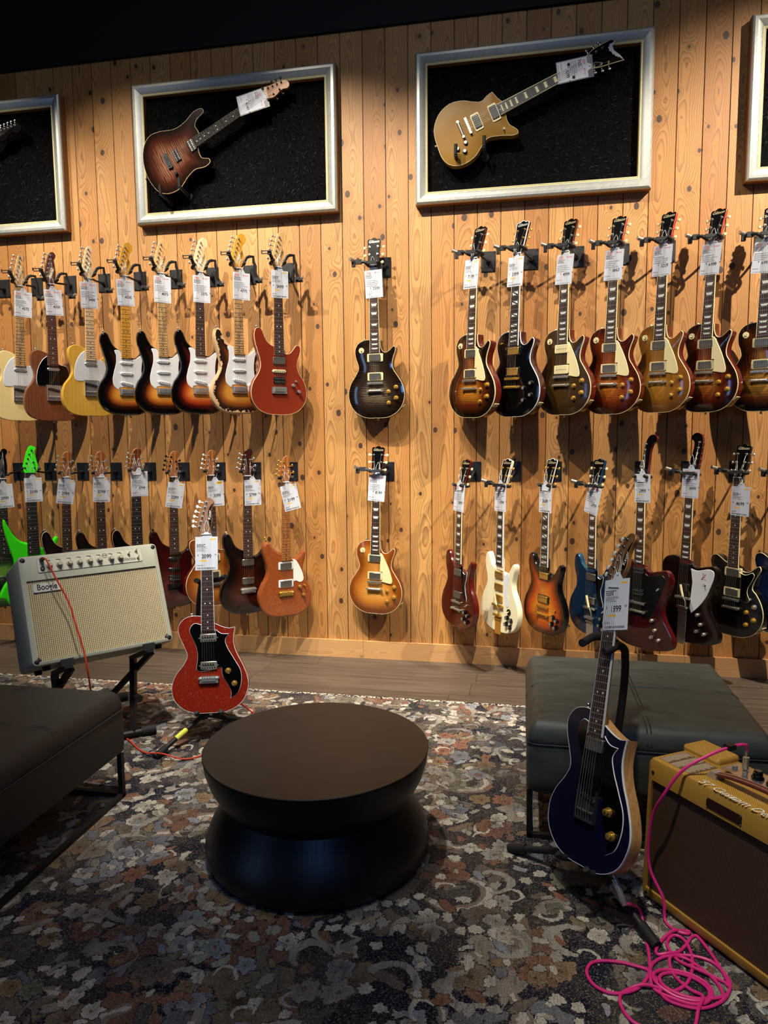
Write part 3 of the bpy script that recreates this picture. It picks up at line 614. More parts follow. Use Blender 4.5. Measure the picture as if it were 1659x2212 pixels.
def guitar(sp, root):
    """builds every part of one electric guitar in metres under root; fretboard surface is y=0, front is -y"""
    k = sp['kind']; yf, th, arch, bev = sp['yf'], sp['th'], sp['arch'], sp['bev']
    hw = sp.get('metal', CHROME); poly = spline(mm(BODY[k]))
    body_obj(k, yf, th, arch, bev, sp['top'], sp.get('side', sp['top']), root)
    if sp.get('bind'): ring_strip(poly, yf, yf+.0055, .0013, .0005, sp['bind'], 'binding', root)
    zb, sc = sp['bridge'], sp['scale']; zn = zb+sc; zfe = sp['fend']; ys = yf-arch
    nw, bw = sp.get('nw', 21.5), sp.get('bw', 28)
    hwid = lambda z: (nw+(bw-nw)*(zn-z)/(zn-zfe))*.001
    # neck
    mb = MB(); R = []
    zheel = sp.get('heel', zfe-5)
    for z in [zheel, zheel+60, zheel+75]+[zheel+75+(zn+4-zheel-75)*q/5 for q in range(1, 6)]:
        w_ = hwid(max(z, zfe)); d = .021+.004*(zn-z)/(zn-zfe); deep = d+(.012 if z < zheel+61 else 0)
        ring = [V((w_*math.cos(a), .005+(deep-.005)*max(0, math.sin(a)), z*.001)) for a in [math.pi*i/10 for i in range(11)]]
        R.append(ring)
    mb.rings(R); mb.build('neck', sp['neck'], root)
    mb = MB(); a, b = hwid(zfe), hwid(zn)
    mb.prism([(-a, zfe*.001), (a, zfe*.001), (b, zn*.001), (-b, zn*.001)], 0, .006, 0, bev=.0008)
    ff = []
    for i in range(1, 25):
        z = zb+sc*2**(-i/12)
        if z < zfe+3: break
        ff.append(z); w_ = hwid(z); mb.box((0, -.0002, z*.001), (2*w_-.0004, .0012, .0016), 1)
    ff = [zn]+ff; dk = sp.get('inlay', 'dot')
    for i in (3, 5, 7, 9, 12, 15, 17, 19, 21):
        if i >= len(ff): break
        z = (ff[i]+ff[i-1])/2*.001; h = (ff[i-1]-ff[i])*.001; w_ = hwid(ff[i])
        if dk in ('trap', 'block', 'slash'):
            hh = h*.36
            if dk == 'trap': mb.prism([(-w_*.48, z-hh*.8), (w_*.48, z-hh*.8), (w_*.7, z+hh*.8), (-w_*.7, z+hh*.8)], -.0003, .001, 2)
            elif dk == 'block': mb.prism([(-w_*.62, z-hh*.8), (w_*.62, z-hh*.8), (w_*.62, z+hh*.8), (-w_*.62, z+hh*.8)], -.0003, .001, 2)
            else:
                mb.prism([(-w_*.7, z-hh), (w_*.35, z-hh), (-w_*.7, z+hh*.6)], -.0003, .001, 2); mb.prism([(w_*.7, z-hh*.6), (w_*.7, z+hh), (-w_*.35, z+hh)], -.0003, .001, 2)
        else:
            for dx in ((-.011, .011) if i == 12 else ((-.017 if dk == 'off' else 0),)): mb.cyl((dx, .001, z), (dx, -.0003, z), .0031, seg=10, m=2)
    fb = mb.build('fretboard', [sp['board'], sp.get('fret', DARKFRET if sp['board'] in (MAPLE, AMBER, WORNMAPLE, PALEMAPLE, ROAST) else FRET), sp.get('inlaym', PEARL)], root)
    if sp.get('fbind'):
        mb = MB()
        for s in (-1, 1): mb.prism([(s*a, zfe*.001), (s*(a+.0018), zfe*.001), (s*(b+.0018), zn*.001), (s*b, zn*.001)], -.0004, .006, 0)
        mb.build('fretboard_binding', sp['fbind'], fb)
    mb = MB(); mb.box((0, -.001, zn*.001+.002), (2*b, .007, .0045)); mb.build('nut', WHITE if not sp.get('bnut') else BLACK, root)
    # headstock
    hk = sp['head']; HP = spline(mm(HEAD[hk]), .006); gib = hk in ('GI', 'KA', 'VV'); tilt = math.radians(sp.get('tilt', 14 if hk in ('GI', 'VV') else (8 if hk in ('KA', 'FL', 'FR', 'NE') else 0)))
    HM = Matrix.Translation((0, .002 if gib else .0065, zn*.001+.003)) @ Matrix.Rotation(-tilt, 4, 'X')
    mb = MB(); mb.M = HM; mb.prism(HP, 0, .015, 0, 1, .0012)
    hs = mb.build('headstock', [sp['hface'], sp.get('hside', sp['neck'])], root)
    if hk == 'KA':
        mb = MB(); mb.M = HM; mb.prism(spline(mm([(29, 148, 1), (21, 128), (17, 104), (22, 76), (20, 50), (13, 26, 1), (4, 60), (5, 95), (14, 128)]), .005), -.0006, .002, 0); mb.build('headstock_inlay', HEADBLACK, hs)
    if hk == 'VV':
        mb = MB(); mb.M = HM; mb.prism(mm([(-52, 204), (-40, 192), (-30, 178), (-8, 178), (26, 198), (46, 205), (40, 194), (30, 190), (34, 184), (22, 180), (24, 174), (10, 170), (10, 164), (-6, 162), (-14, 154), (-24, 156), (-32, 154), (-38, 164), (-46, 168), (-46, 182)]), -.0006, .001, 0); mb.build('wing_emblem', WHITE, hs)
    if sp.get('hbind'):
        mb = MB(); mb.M = HM
        o_, i_ = inset(HP, -.0006), inset(HP, .0022)
        mb.rings([[V((x, .004, z)) for x, z in o_], [V((x, -.0005, z)) for x, z in o_], [V((x, -.0005, z)) for x, z in i_]], cap0=False, cap1=False); mb.build('headstock_binding', sp['hbind'], hs)
    for ln in sp.get('logo', []):
        s_, (lx, lz), sz, rl, lm = ln
        text('logo', s_, sz*.001, lm, hs, (lx*.001, -.0010, lz*.001), rl, shear=.3, M=HM)
    posts = TUN[hk]; PW = []
    bm_ = sp.get('button', CHROME)
    for (px, pz, sd) in posts:
        mb = MB(); mb.M = HM; x, z = px*.001, pz*.001
        mb.cyl((x, .002, z), (x, -.002, z), .0055, seg=10); mb.cyl((x, -.002, z), (x, -.012, z), .003, seg=8)
        PW.append(HM @ V((x, -.006, z)))
        if sd:
            xs = [q[0] for q in HP if abs(q[1]-z) < .012 and (q[0]-x)*sd > 0] or [x+sd*.01]
            ex = (max(xs) if sd > 0 else min(xs)); d = V((sd, 0, -.0 if hk in ('GI', 'VV') else .35*1)).normalized()
            e0 = V((ex, .009, z)); mb.cyl(e0-d*.006, e0+d*.010, .0024, seg=8)
            if sp.get('banjo'): mb.cyl((x, .015, z), (x, .034, z), .008, seg=10)
            else:
                c = e0+d*.017; w_ = .0085
                mb.M = HM @ Matrix.Translation(c)
                if sp.get('keystone'): mb.ell((0, 0, 0), (.0085, .0045, .0088), 1, 10, 6)
                else: mb.ell((0, 0, 0), (.0065, .0035, .0085), 1, 10, 6)
        else: mb.M = HM; mb.box((x, .018, z), (.012, .008, .014), 1)
        mb.build('tuner', [hw, bm_], root)
    if hk == 'GI':
        mb = MB(); mb.M = HM; mb.prism(spline(mm([(-11, 4), (11, 4), (13, 14), (7, 34), (0, 44), (-7, 34), (-13, 14)]), .005), -.0018, 0, 0, bev=.0006); mb.build('truss_rod_cover', BLACK, root)
    # pickguard
    if sp.get('guard'):
        g, gm, ge = sp['guard']; poly_g = spline(mm(GUARD[g]), .007)
        lift = .006 if arch else .0022
        mb = MB(); mb.prism(poly_g, ys-lift, ys-lift+.0026, 0, 1, .0016, 1)
        pgo = mb.build('pickguard', [gm, ge], root)
        if g == 'FBW':
            mb = MB(); yq = ys-lift-.0004; mb.tube(spline3([(.098, yq, .352), (.108, yq, .372), (.104, yq, .388), (.114, yq, .378), (.122, yq, .385), (.116, yq, .366), (.124, yq, .352), (.112, yq, .358), (.098, yq, .352), (.110, yq, .366), (.118, yq, .372)], 4), .0012, 4); mb.build('bird_emblem', mat('#8a4a3a', .5), pgo)
    yp = ys-(.003 if not sp.get('guard') or arch else .0032)
    for (pk, px, pz, ring, cover, *rt) in sp['pickups']: pickup(pk, px, pz, yp, root, ring, cover, rt[0] if rt else 0)
    # bridge + tail
    br = sp['br']; mb = MB(); zbm = zb*.001; ysd = -.0095
    if br == 'tom':
        for s in (-1, 1):
            mb.cyl((s*.037, ys+.002, zbm), (s*.037, ysd+.002, zbm), .0055, seg=10)
        mb.box((0, ysd+.004, zbm), (.088, .006, .0125))
        for i in range(6): mb.box((-.026+i*.0104, ysd+.0005, zbm+(.002 if i % 2 else -.001)), (.0075, .004, .007))
        mb.build('bridge', hw, root)
        zt = sp['tail']*.001
        if sp.get('vib'):
            mb = MB(); mb.prism(mm([(-27, -12), (22, -12), (24, zt*1000+2), (-29, zt*1000+2)]), ys-.003, ys, 0, bev=.001)
            mb.M = Matrix.Translation((0, 0, zt)); mb.box((-.003, ys-.010, -.004), (.058, .012, .012), 0); mb.cyl((.026, ys-.004, -.004), (.026, ys-.02, -.004), .006, m=0)
            mb.box((-.003, ys-.006, -.026), (.05, .006, .006), 0)
            o = mb.build('vibrato_tailpiece', hw, root)
            mb = MB(); mb.tube(spline3([(.026, ys-.02, zt), (.028, ys-.024, zt+.03), (.012, ys-.026, zt+.06)], 6), .003, 8, 0)
            mb.tube([(.012, ys-.026, zt+.058), (-.004, ys-.028, zt+.12)], .0062, 10, 1); mb.build('vibrato_arm', [hw, CREAM], o)
        else:
            mb = MB(); mb.cyl((-.047, ys-.009, zt), (.047, ys-.009, zt), .0072, seg=12, prof=[(0, .005), (.03, .0065), (.12, .007), (.88, .007), (.97, .0065), (1, .005)])
            for s in (-1, 1): mb.cyl((s*.041, ys+.002, zt), (s*.041, ys-.017, zt), .0072, seg=12)
            mb.build('tailpiece', sp.get('tailm', hw), root)
        ztail = zt
    elif br == 'strat':
        mb.box((0, ys-.003, zbm-.012), (.086, .004, .036))
        for i in range(6):
            x = -.0265+i*.0106; mb.box((x, ys-.0075, zbm-.008), (.0095, .006, .022)); mb.cyl((x-.002, ys-.009, zbm-.004), (x-.002, ys-.0125, zbm-.004), .0012, seg=6)
        for i in range(6): mb.cyl((-.0265+i*.0106, ys-.004, zbm+.003), (-.0265+i*.0106, ys-.0065, zbm+.003), .003, seg=8)
        mb.box((0, ys-.006, zbm-.029), (.086, .009, .002)); mb.build('bridge', hw, root); ztail = zbm-.012
    elif br == 'tele':
        mb.box((0, ys-.001, .163), (.078, .002, .088))
        for s in (-1, 1): mb.box((s*.038, ys-.006, .163), (.0018, .010, .088))
        mb.box((0, ys-.006, .1195), (.078, .010, .0018))
        for i in range(3): mb.cyl((-.034+i*.0235, ys-.007, zbm-.005), (-.014+i*.0235, ys-.007, zbm-.005), .0042, seg=10)
        for i in range(6): mb.cyl((-.0265+i*.0106, ys-.004, zbm-.008), (-.0265+i*.0106, ys-.004, .121), .0014, seg=6)
        b_ = mb.build('bridge', hw, root); pickup('sc', 0, 182, ys-.001, root, None, BLACK, .21); ztail = .124
    elif br == 'hard':   # wraparound or modern block
        mb.box((0, ys-.006, zbm-.006), (.082, .010, .03)); mb.cyl((-.042, ys-.009, zbm), (.042, ys-.009, zbm), .006, seg=10)
        for i in range(6): mb.box((-.0265+i*.0106, ys-.012, zbm-.004), (.009, .005, .018), 0)
        for s in (-1, 1): mb.cyl((s*.040, ys, zbm), (s*.040, ys-.014, zbm), .006)
        mb.build('bridge', hw, root); ztail = zbm-.012
    if br in ('strat',) and sp.get('arm', True):
        mb = MB(); mb.tube(spline3([(.034, ys-.004, zbm-.004), (.036, ys-.02, zbm-.002), (.048, ys-.028, zbm-.03), (.05, ys-.026, zbm-.075)], 6), .0026, 8); 
        if sp.get('arm') == 'show': mb.build('tremolo_arm', hw, root)
    # strings
    ns = sp.get('ns', 6); order = sp.get('order')
    for i in range(ns):
        t = i/(ns-1)-.5; xb, xn = t*.053, t*.0355
        if ns == 7: xb, xn = t*.062, t*.042
        j = i
        if hk in ('GI', 'VV'): j = [0, 1, 2, 5, 4, 3][i]
        elif hk == 'MM': j = [0, 1, 2, 3, 3, 5, 4][i] if ns == 7 else [0, 1, 2, 3, 5, 4][i]
        elif hk == 'NE': j = [0, 1, 2, 3, 6, 5, 4][i]
        mb = MB(); mb.tube([(xb, ysd+.004, ztail), (xb, ysd, zbm), (xn, -.0022, zn*.001+.001), tuple(PW[min(j, len(PW)-1)])], .00055 if i < 3 else .0004, 4)
        mb.build('string', STRING, root, 180)
    for (kx, kz, kk, km) in sp.get('knobs', []): knob(kx, kz, ys-(.002 if not arch else -.004), root, kk, km)
    for (x, z, kind, m_) in sp.get('switch', []):
        mb = MB(); x *= .001; z *= .001; y = ys+(.004 if arch else -.002)
        if kind == 'poker': mb.cyl((x, y, z), (x, y-.003, z), .0155, seg=20, m=1)
        mb.cyl((x, y, z), (x, y-.006, z), .006, seg=10); mb.cyl((x, y-.006, z), (x+.004, y-.02, z-.004), .0025, .003, 8, 2 if kind == 'poker' else 0)
        if kind == 'poker': mb.ell((x+.004, y-.021, z-.004), (.004,)*3, 2, 8, 6)
        mb.build('pickup_switch', [hw, m_ or CREAM, CREAM], root)
    if sp.get('plate'):
        mb = MB(); mb.M = Matrix.Translation((.0985, ys, .118)); mb.prism(spline(mm([(-14, -75), (0, -80), (14, -75), (14, 75), (0, 80), (-14, 75)]), .006), -.0012, 0, 0, bev=.0005)
        mb.build('control_plate', hw, root)
    mb = MB(); mb.cyl((0, yf+th*.5, 0), (0, yf+th*.5, -.012), .004, seg=10, prof=[(0, .007), (.3, .0045), (.7, .0045), (.75, .0075), (1, .006)]); 
    hp = sp.get('button2')
    mb.build('strap_button', hw, root)
    if hp:
        mb = MB(); x, z = hp[0]*.001, hp[1]*.001; mb.cyl((x, yf+th*.5, z-.002), (x+hp[2]*.012, yf+th*.5, z+.012), .004, seg=10, prof=[(0, .007), (.3, .0045), (.7, .0045), (.75, .0075), (1, .006)]); mb.build('strap_button', hw, root)
    if sp.get('jack'):
        jx, jz, ja = sp['jack']; mb = MB(); mb.M = Matrix.Translation((jx*.001, yf+th*.5, jz*.001)) @ Matrix.Rotation(ja, 4, 'Y')
        mb.box((0, 0, 0), (.003, .034, .034)); mb.cyl((0, 0, 0), (.004, 0, 0), .0065, seg=12, m=1); mb.cyl((.004, 0, 0), (.0045, 0, 0), .004, seg=10, m=2)
        mb.build('jack_plate', [sp.get('jackm', CREAM), NICKEL, BLACK], root)

GUARD = dict(
 LP=[(31, 368, 1), (37, 370), (68, 318), (94, 258), (108, 205), (105, 193), (96, 190), (40, 200, 1), (46, 206, 1), (46, 258, 1), (31, 258, 1)],
 ST=[(-66, 371), (-58, 345), (-58, 300), (-71, 250), (-80, 205), (-73, 166), (-46, 146), (-44, 158), (44, 158), (50, 128), (78, 90), (104, 63), (119, 74), (111, 110), (99, 160), (91, 210), (87, 260), (92, 310), (100, 345), (94, 358), (76, 345), (50, 326), (28, 324, 1), (28, 332, 1), (-28, 332, 1), (-30, 366), (-46, 373)],
 TE=[(-30, 380, 1), (-56, 358), (-82, 310), (-94, 255), (-92, 212), (-84, 203), (-40, 203, 1), (-40, 209, 1), (40, 209, 1), (46, 202), (68, 198), (86, 218), (91, 250), (86, 300), (72, 326), (50, 330), (30, 334, 1), (30, 330, 1), (-30, 330, 1)],
 SG=[(30, 352, 1), (45, 328), (66, 318), (84, 336), (88, 330), (82, 290), (72, 260), (75, 228), (90, 180), (88, 168), (70, 168), (50, 195), (46, 212, 1), (46, 358, 1)],
 SGW=[(34, 352, 1), (52, 325), (76, 340), (84, 330), (80, 285), (76, 240), (86, 180), (78, 152), (60, 160), (46, 200), (42, 220, 1), (36, 260, 1)],
 KA=[(-30, 384, 1), (-62, 392), (-83, 364), (-73, 332), (-56, 292), (-49, 250), (-56, 189, 1), (-34, 180), (30, 190, 1), (32, 196, 1), (55, 192, 1), (58, 160), (84, 112), (95, 84), (91, 57, 1), (124, 80), (141, 128), (139, 176), (111, 230), (84, 278), (74, 312), (91, 340, 1), (57, 343), (32, 362, 1), (30, 345, 1), (-30, 345, 1)],
 FBW=[(34, 400, 1), (70, 395), (140, 412), (165, 404), (168, 375), (150, 315), (125, 255), (85, 200), (50, 165, 1), (40, 190), (42, 260), (46, 330, 1)],
 FBB=[(-46, 420, 1), (-90, 425), (-118, 400), (-120, 350), (-105, 290), (-60, 240), (-48, 180, 1), (70, 170), (110, 240), (140, 320), (160, 385), (140, 405), (60, 388), (40, 398, 1)],
 DCB=[(32, 344, 1), (70, 334), (110, 350), (118, 340), (104, 300), (88, 268), (86, 240), (100, 205), (86, 192), (46, 204, 1), (46, 330, 1)],
 VA=[(34, 348, 1), (60, 338), (85, 300), (106, 250), (108, 215), (88, 203), (60, 214), (46, 210, 1), (44, 336, 1)])
LP_ = dict(kind='LP', yf=.018, th=.052, arch=.012, bev=.0012, bridge=195, scale=628, fend=362, tail=152, br='tom', head='GI', neck=MAHOG, board=ROSE, fbind=CREAM, inlay='trap', hface=HEADBLACK, button=CREAM, keystone=1, metal=NICKEL, bind=CREAM, side=MAHOG,
 knobs=[(118, 170, 'hat', None), (75, 146, 'hat', None), (118, 110, 'hat', None), (75, 84, 'hat', None)], switch=[(-80, 380, 'poker', CREAM)], jack=(147, 62, .9), button2=(-70, 436, 0), L=1000,
 pickups=[('hb', 0, 232, CREAM, NICKEL), ('hb', 0, 337, CREAM, NICKEL)], logo=[('Gibson', (0, 150), 21, 0, mat('#e8dcae', .3, .4))])
ST_ = dict(kind='ST', yf=.010, th=.044, arch=0, bev=.009, bridge=146, scale=648, fend=330, br='strat', head='ST', neck=MAPLE, board=MAPLE, hface=MAPLE, inlaym=BLACK, bw=28, L=983, arm='no',
 pickups=[('sc', 0, 182, None, WHITE, .17), ('sc', 0, 240, None, WHITE), ('sc', 0, 301, None, WHITE)], knobs=[(62, 160, 'st', WHITE), (82, 118, 'st', WHITE), (98, 84, 'st', WHITE)], switch=[(82, 180, 'b', WHITE)], guard=('ST', WHITE, WHITE), button2=(-115, 469, -.5),
 logo=[('Fender', (20, 62), 23, -1.25, mat('#1a120c', .4))])
TE_ = dict(ST_, kind='TE', bev=.003, fend=325, br='tele', head='TE', pickups=[('tn', 0, 302, None, CHROME)], knobs=[(98, 115, 'metal', None), (98, 70, 'metal', None)], switch=[(98, 170, 'b', BLACK)], guard=('TE', WHITE, WHITE), plate=1, button2=(-85, 410, -.3), L=980,
 logo=[('Fender', (10, 62), 22, -1.2, mat('#1a120c', .4))])
SG_ = dict(LP_, kind='SG', yf=.006, th=.036, arch=0, bev=.006, bridge=150, tail=108, fend=368, side=MAHOG, bind=None, heel=345, jack=None, button2=None, L=1020, pickups=[('hb', 0, 190, None, NICKEL), ('hb', 0, 318, None, NICKEL)],
 knobs=[(82, 108, 'refl', None), (112, 95, 'refl', None), (72, 70, 'refl', None), (102, 56, 'refl', None)], switch=[(96, 148, 'b', CREAM)], guard=('SG', BLACK, WHITE))
MM_ = dict(ST_, head='MM', bridge=140, scale=648, L=950, guard=None, neck=ROAST, board=ROSE, hface=ROAST, inlaym=PEARL, logo=[], switch=[(86, 150, 'b', BLACK)], knobs=[(70, 170, 'metal', None), (98, 110, 'metal', None)])
BLK3 = burst('sunburst_top', [(0, '#070504'), (.17, '#0b0705'), (.3, '#34130a'), (.42, '#9a4e18'), (.58, '#cf8c36'), (1, '#d99a40')])
BLK3R = burst('three_tone_burst', [(0, '#060404'), (.16, '#0a0505'), (.29, '#4a1006'), (.43, '#a03c16'), (.62, '#cb8036'), (1, '#d39242')])
ASH = burst('butterscotch_ash', [(0, '#dba93f'), (1, '#e3b65a')], gr='#a87824')
LPB = lambda nm, e, m_, c, f=.4: burst(nm, [(0, e), (.12, e), (.42, m_), (.8, c), (1, c)], f)
K = {}
K['T1'] = dict(TE_, top=mat('#e8cf8e', .3, 0, .4), neck=WORNMAPLE, board=WORNMAPLE, hface=WORNMAPLE)
K['T2'] = dict(TE_, top=woodmat('rosewood_body', '#7a4629', '#452411', .35, .2, 200), neck=ROSENECK, board=ROSENECK, hface=ROSENECK, inlaym=PEARL, guard=('TE', GLOSSBLACK, WHITE), logo=[('Fender', (10, 62), 22, -1.2, mat('#d8c08a', .4))])
K['T3'] = dict(TE_, top=ASH, neck=PALEMAPLE, board=PALEMAPLE, hface=PALEMAPLE)
K['S4'] = dict(ST_, top=BLK3, neck=AMBER, board=AMBER, hface=AMBER)
K['S5'] = dict(ST_, top=BLK3, neck=MAPLE, board=WORNMAPLE, hface=MAPLE)
K['S6'] = dict(ST_, top=BLK3R, neck=PALEMAPLE, board=ROSE, hface=PALEMAPLE, inlaym=PEARL)
K['S7'] = dict(ST_, top=burst('relic_burst', [(0, '#0c0806'), (.2, '#3a1a08'), (.35, '#8a4a14'), (.5, '#c08030'), (1, '#c98a34')], worn=True), neck=AMBER, board=WORNMAPLE, hface=AMBER)
K['S8'] = dict(ST_, top=mat('#7e2a14', .3, 0, .5), bev=.0012, bind=CREAM, guard=None, neck=MAPLE, board=ROSE, hface=MAPLE, inlaym=PEARL, pickups=[('open', 0, 180, None, BLACK), ('sc', 0, 238, None, CREAM), ('hb', 0, 296, None, NICKEL)], knobs=[(80, 162, 'metal', None), (112, 128, 'metal', None)], switch=[(96, 186, 'b', WHITE)])
K['LC'] = dict(LP_, tilt=9, top=LPB('black_flame_burst', '#050506', '#2a241f', '#7a6a58', .75), side=mat('#0b0c10', .12, 0, .6), neck=mat('#15100e', .2, 0, .5))
K['LD'] = dict(LP_, tilt=10, top=LPB('honey_burst', '#7a3d12', '#b8742a', '#d9a04a', .12), guard=('LP', CREAM, CREAM))
K['L1'] = dict(LP_, top=LPB('tobacco_burst', '#0c0604', '#5a2409', '#c07a24', .4), guard=('LP', CREAM, CREAM))
K['L2'] = dict(LP_, top=GLOSSBLACK, side=mat('#3a1512', .2, 0, .5), bind=WHITE, fbind=WHITE, metal=GOLD, inlay='slash', board=EBONY, hbind=WHITE, button=GOLD, keystone=0, pickups=[('hb', 0, 232, BLACK, GOLD), ('hb', 0, 337, BLACK, GOLD)], knobs=[(a, b, 'refl', None) for a, b, c, d in LP_['knobs']], switch=[(-80, 380, 'b', CREAM)], logo=[('Gibson', (0, 150), 21, 0, PEARL)])
K['L3'] = dict(LP_, top=burst('dark_goldtop', [(0, '#2c1c0c'), (.5, '#3a280f'), (1, '#3a280f')], rough=.25), guard=('LP', CREAM, CREAM), pickups=[('p90', 0, 232, None, CREAM), ('p90', 0, 337, None, CREAM)])
K['L4'] = dict(LP_, top=LPB('iced_tea_burst', '#3a0f08', '#7a2f10', '#b06526', .4), guard=('LP', CREAM, CREAM), hside=REDSIDE)
K['L5'] = dict(LP_, top=LPB('lemon_amber', '#6e431a', '#94601f', '#a8752c', .1), guard=('LP', CREAM, CREAM), hside=REDSIDE)
K['L6'] = dict(LP_, top=LPB('dark_cherry_burst', '#1a0705', '#6a2410', '#b0692a', .4), guard=('LP', CREAM, CREAM), hside=REDSIDE)
K['L7'] = dict(LP_, top=LPB('bourbon_burst', '#0d0604', '#5a2a0c', '#c08a34', .45))
K['G1'] = dict(ST_, top=burst('green_quilt', [(0, '#0a2410'), (.2, '#1d5a22'), (.5, '#6fa63a'), (1, '#86b84a')], .5), head='TE', hface=HEADBLACK, neck=ROAST, board=EBONY, guard=None, logo=[], button=BLACK, metal=BLACKM, inlaym=PEARL, pickups=[('open', 0, 170, None, BLACK), ('open', 0, 290, None, BLACK)], knobs=[(70, 160, 'metal', BLACK)], switch=[], scale=660, bw=31, nw=24, ns=7)
NEON = mat('#35e010', .35, 0, .3, nm='neon_green')
K['G2'] = dict(ST_, kind='NE', top=NEON, neck=NEON, hface=NEON, head='NE', board=EBONY, guard=None, logo=[], button=BLACK, metal=BLACKM, inlay='off', inlaym=WHITE, pickups=[('open', 0, 175, None, BLACK), ('open', 0, 300, None, BLACK)], knobs=[(75, 150, 'metal', BLACK)], switch=[], bridge=150, scale=665, fend=340, bw=33, nw=25, ns=7, L=980, bnut=1, button2=None)
K['M3'] = dict(MM_, top=burst('blue_black_burst', [(0, '#050608'), (.25, '#071019'), (.6, '#123a5e'), (1, '#1c5a86')], .4), bev=.0015, bind=mat('#c9bfa8', .4))
K['M4'] = dict(MM_, top=burst('green_black_burst', [(0, '#050706'), (.25, '#081510'), (.6, '#16402a'), (1, '#2a6a44')], .4))
K['M5'] = dict(MM_, top=GLOSSBLACK, bev=.0015, bind=mat('#c98f5c', .4), board=EBONY, ns=7, bw=32, nw=24, hface=woodmat('figured_brown', '#7a3f20', '#3a1a0c', .35, .2, 150, .9))
K['M6'] = dict(MM_, top=burst('dark_red_burst', [(0, '#1c0506'), (.3, '#3a0a0b'), (1, '#5a1210')]), pickups=[('open', 0, 172, None, BLACK), ('sc', 0, 236, None, BLACK), ('sc', 0, 300, None, BLACK)], button=BLACK, metal=mat('#26262a', .3, .8))
K['M7'] = dict(MM_, kind='DC', yf=.014, arch=.006, top=burst('amber_flame', [(0, '#6a3413'), (.2, '#8a4a1a'), (.5, '#b87430'), (1, '#c58a3c')], .2), bev=.0012, bind=CREAM, side=MAHOG, bridge=150, br='hard', pickups=[('hb', 0, 195, CREAM, NICKEL), ('hb', 0, 300, CREAM, NICKEL)], button=WHITE, button2=None)
K['M8'] = dict(MM_, top=burst('dark_brown_burst', [(0, '#070505'), (.2, '#120807'), (.5, '#331208'), (1, '#4d200d')]), neck=MAHOGDK, hface=MAHOGDK, br='hard', bridge=146, fend=326, pickups=[('hb', 0, 195, None, CHROME), ('hb', 0, 302, None, CHROME)], knobs=[(85, 170, 'metal', GOLD)], switch=[])
K['M9'] = dict(MM_, kind='VA', bev=.012, top=sparkle('copper_sparkle', '#84421d', '#ffe2b8'), neck=ROAST, board=ROAST, inlaym=BLACK, br='hard', bridge=150, fend=338, L=995, scale=648, metal=GOLD, guard=('VA', PEARL, PEARL), pickups=[('hb', 0, 202, WHITE, NICKEL), ('hb', 0, 308, WHITE, NICKEL)], knobs=[(84, 178, 'metal', GOLD), (106, 128, 'metal', GOLD)], switch=[(112, 186, 'b', GOLD)], button=GOLD)
K['SG1'] = dict(SG_, top=woodmat('cherry_body', '#47110b', '#2c0806', .18, .6), side=woodmat('cherry_side', '#5a1710', '#3a0a07', .18, .6))
SGWH = mat('#e6dfba', .25, 0, .5)
K['SG2'] = dict(SG_, top=SGWH, side=SGWH, neck=SGWH, hside=SGWH, metal=GOLD, hbind=WHITE, fbind=WHITE, inlay='block', board=EBONY, keystone=0, button=GOLD, guard=('SGW', WHITE, WHITE), vib=1, tail=100, pickups=[('hb', 0, 190, None, GOLD), ('hb', 0, 252, None, GOLD), ('hb', 0, 318, None, GOLD)], switch=[(92, 132, 'poker', BLACK)], knobs=[(82, 98, 'refl', None), (112, 88, 'refl', None), (74, 62, 'refl', None), (104, 50, 'refl', None)])
K['SG3'] = dict(SG_, top=burst('fire_burst', [(0, '#0a0504'), (.12, '#3a0e06'), (.32, '#a8400f'), (.6, '#d07a1c'), (1, '#d98a2a')], .3), side=GLOSSBLACK, neck=mat('#140c0a', .2, 0, .5), metal=GOLD, fbind=WHITE, hbind=WHITE, inlay='slash', board=EBONY, keystone=0, button=GOLD, guard=None, pickups=[('hb', 0, 190, BLACK, GOLD), ('hb', 0, 318, BLACK, GOLD)])
K['SG4'] = dict(SG_, top=mat('#0d2b47', .25, .3, .5), side=mat('#1b4a66', .25, .3, .5), neck=mat('#123a5c', .25, .2, .5), hside=mat('#123a5c', .25, .2, .5), vib=1, tail=100)
FB_ = dict(LP_, kind='FB', yf=.008, th=.036, arch=0, bev=.005, bridge=240, scale=628, fend=445, tail=195, heel=420, bind=None, jack=None, button2=None, switch=[(120, 330, 'b', CREAM)], knobs=[(92, 165, 'metal', NICKEL), (112, 118, 'metal', NICKEL), (92, 78, 'metal', NICKEL), (136, 72, 'metal', NICKEL)], banjo=1, L=1108, logo=[])
K['F5'] = dict(FB_, top=mat('#33090a', .15, 0, .6), side=mat('#420c0b', .15, 0, .6), head='FR', guard=('FBB', BLACK, BLACK), pickups=[('open', 0, 285, None, BLACK), ('open', 0, 400, None, BLACK)])
K['F6'] = dict(FB_, top=mat('#140a07', .15, 0, .6), side=mat('#120907', .15, 0, .6), head='FL', guard=('FBW', WHITE, WHITE), vib=1, tail=190, pickups=[('hb', 0, 295, None, BLACK), ('hb', 0, 405, None, BLACK)])
K['B7'] = dict(LP_, kind='DC', top=woodmat('black_ash', '#181614', '#050505', .25, .3, 160, .9), side=GLOSSBLACK, neck=mat('#120d0b', .2, 0, .5), bind=CREAM, guard=('DCB', GLOSSBLACK, CREAM), inlay='dot', switch=[(100, 212, 'b', CREAM)], keystone=0, button=NICKEL, knobs=[(122, 176, 'hat', NICKEL), (84, 142, 'hat', None), (122, 108, 'hat', None), (84, 78, 'hat', None)], button2=None)
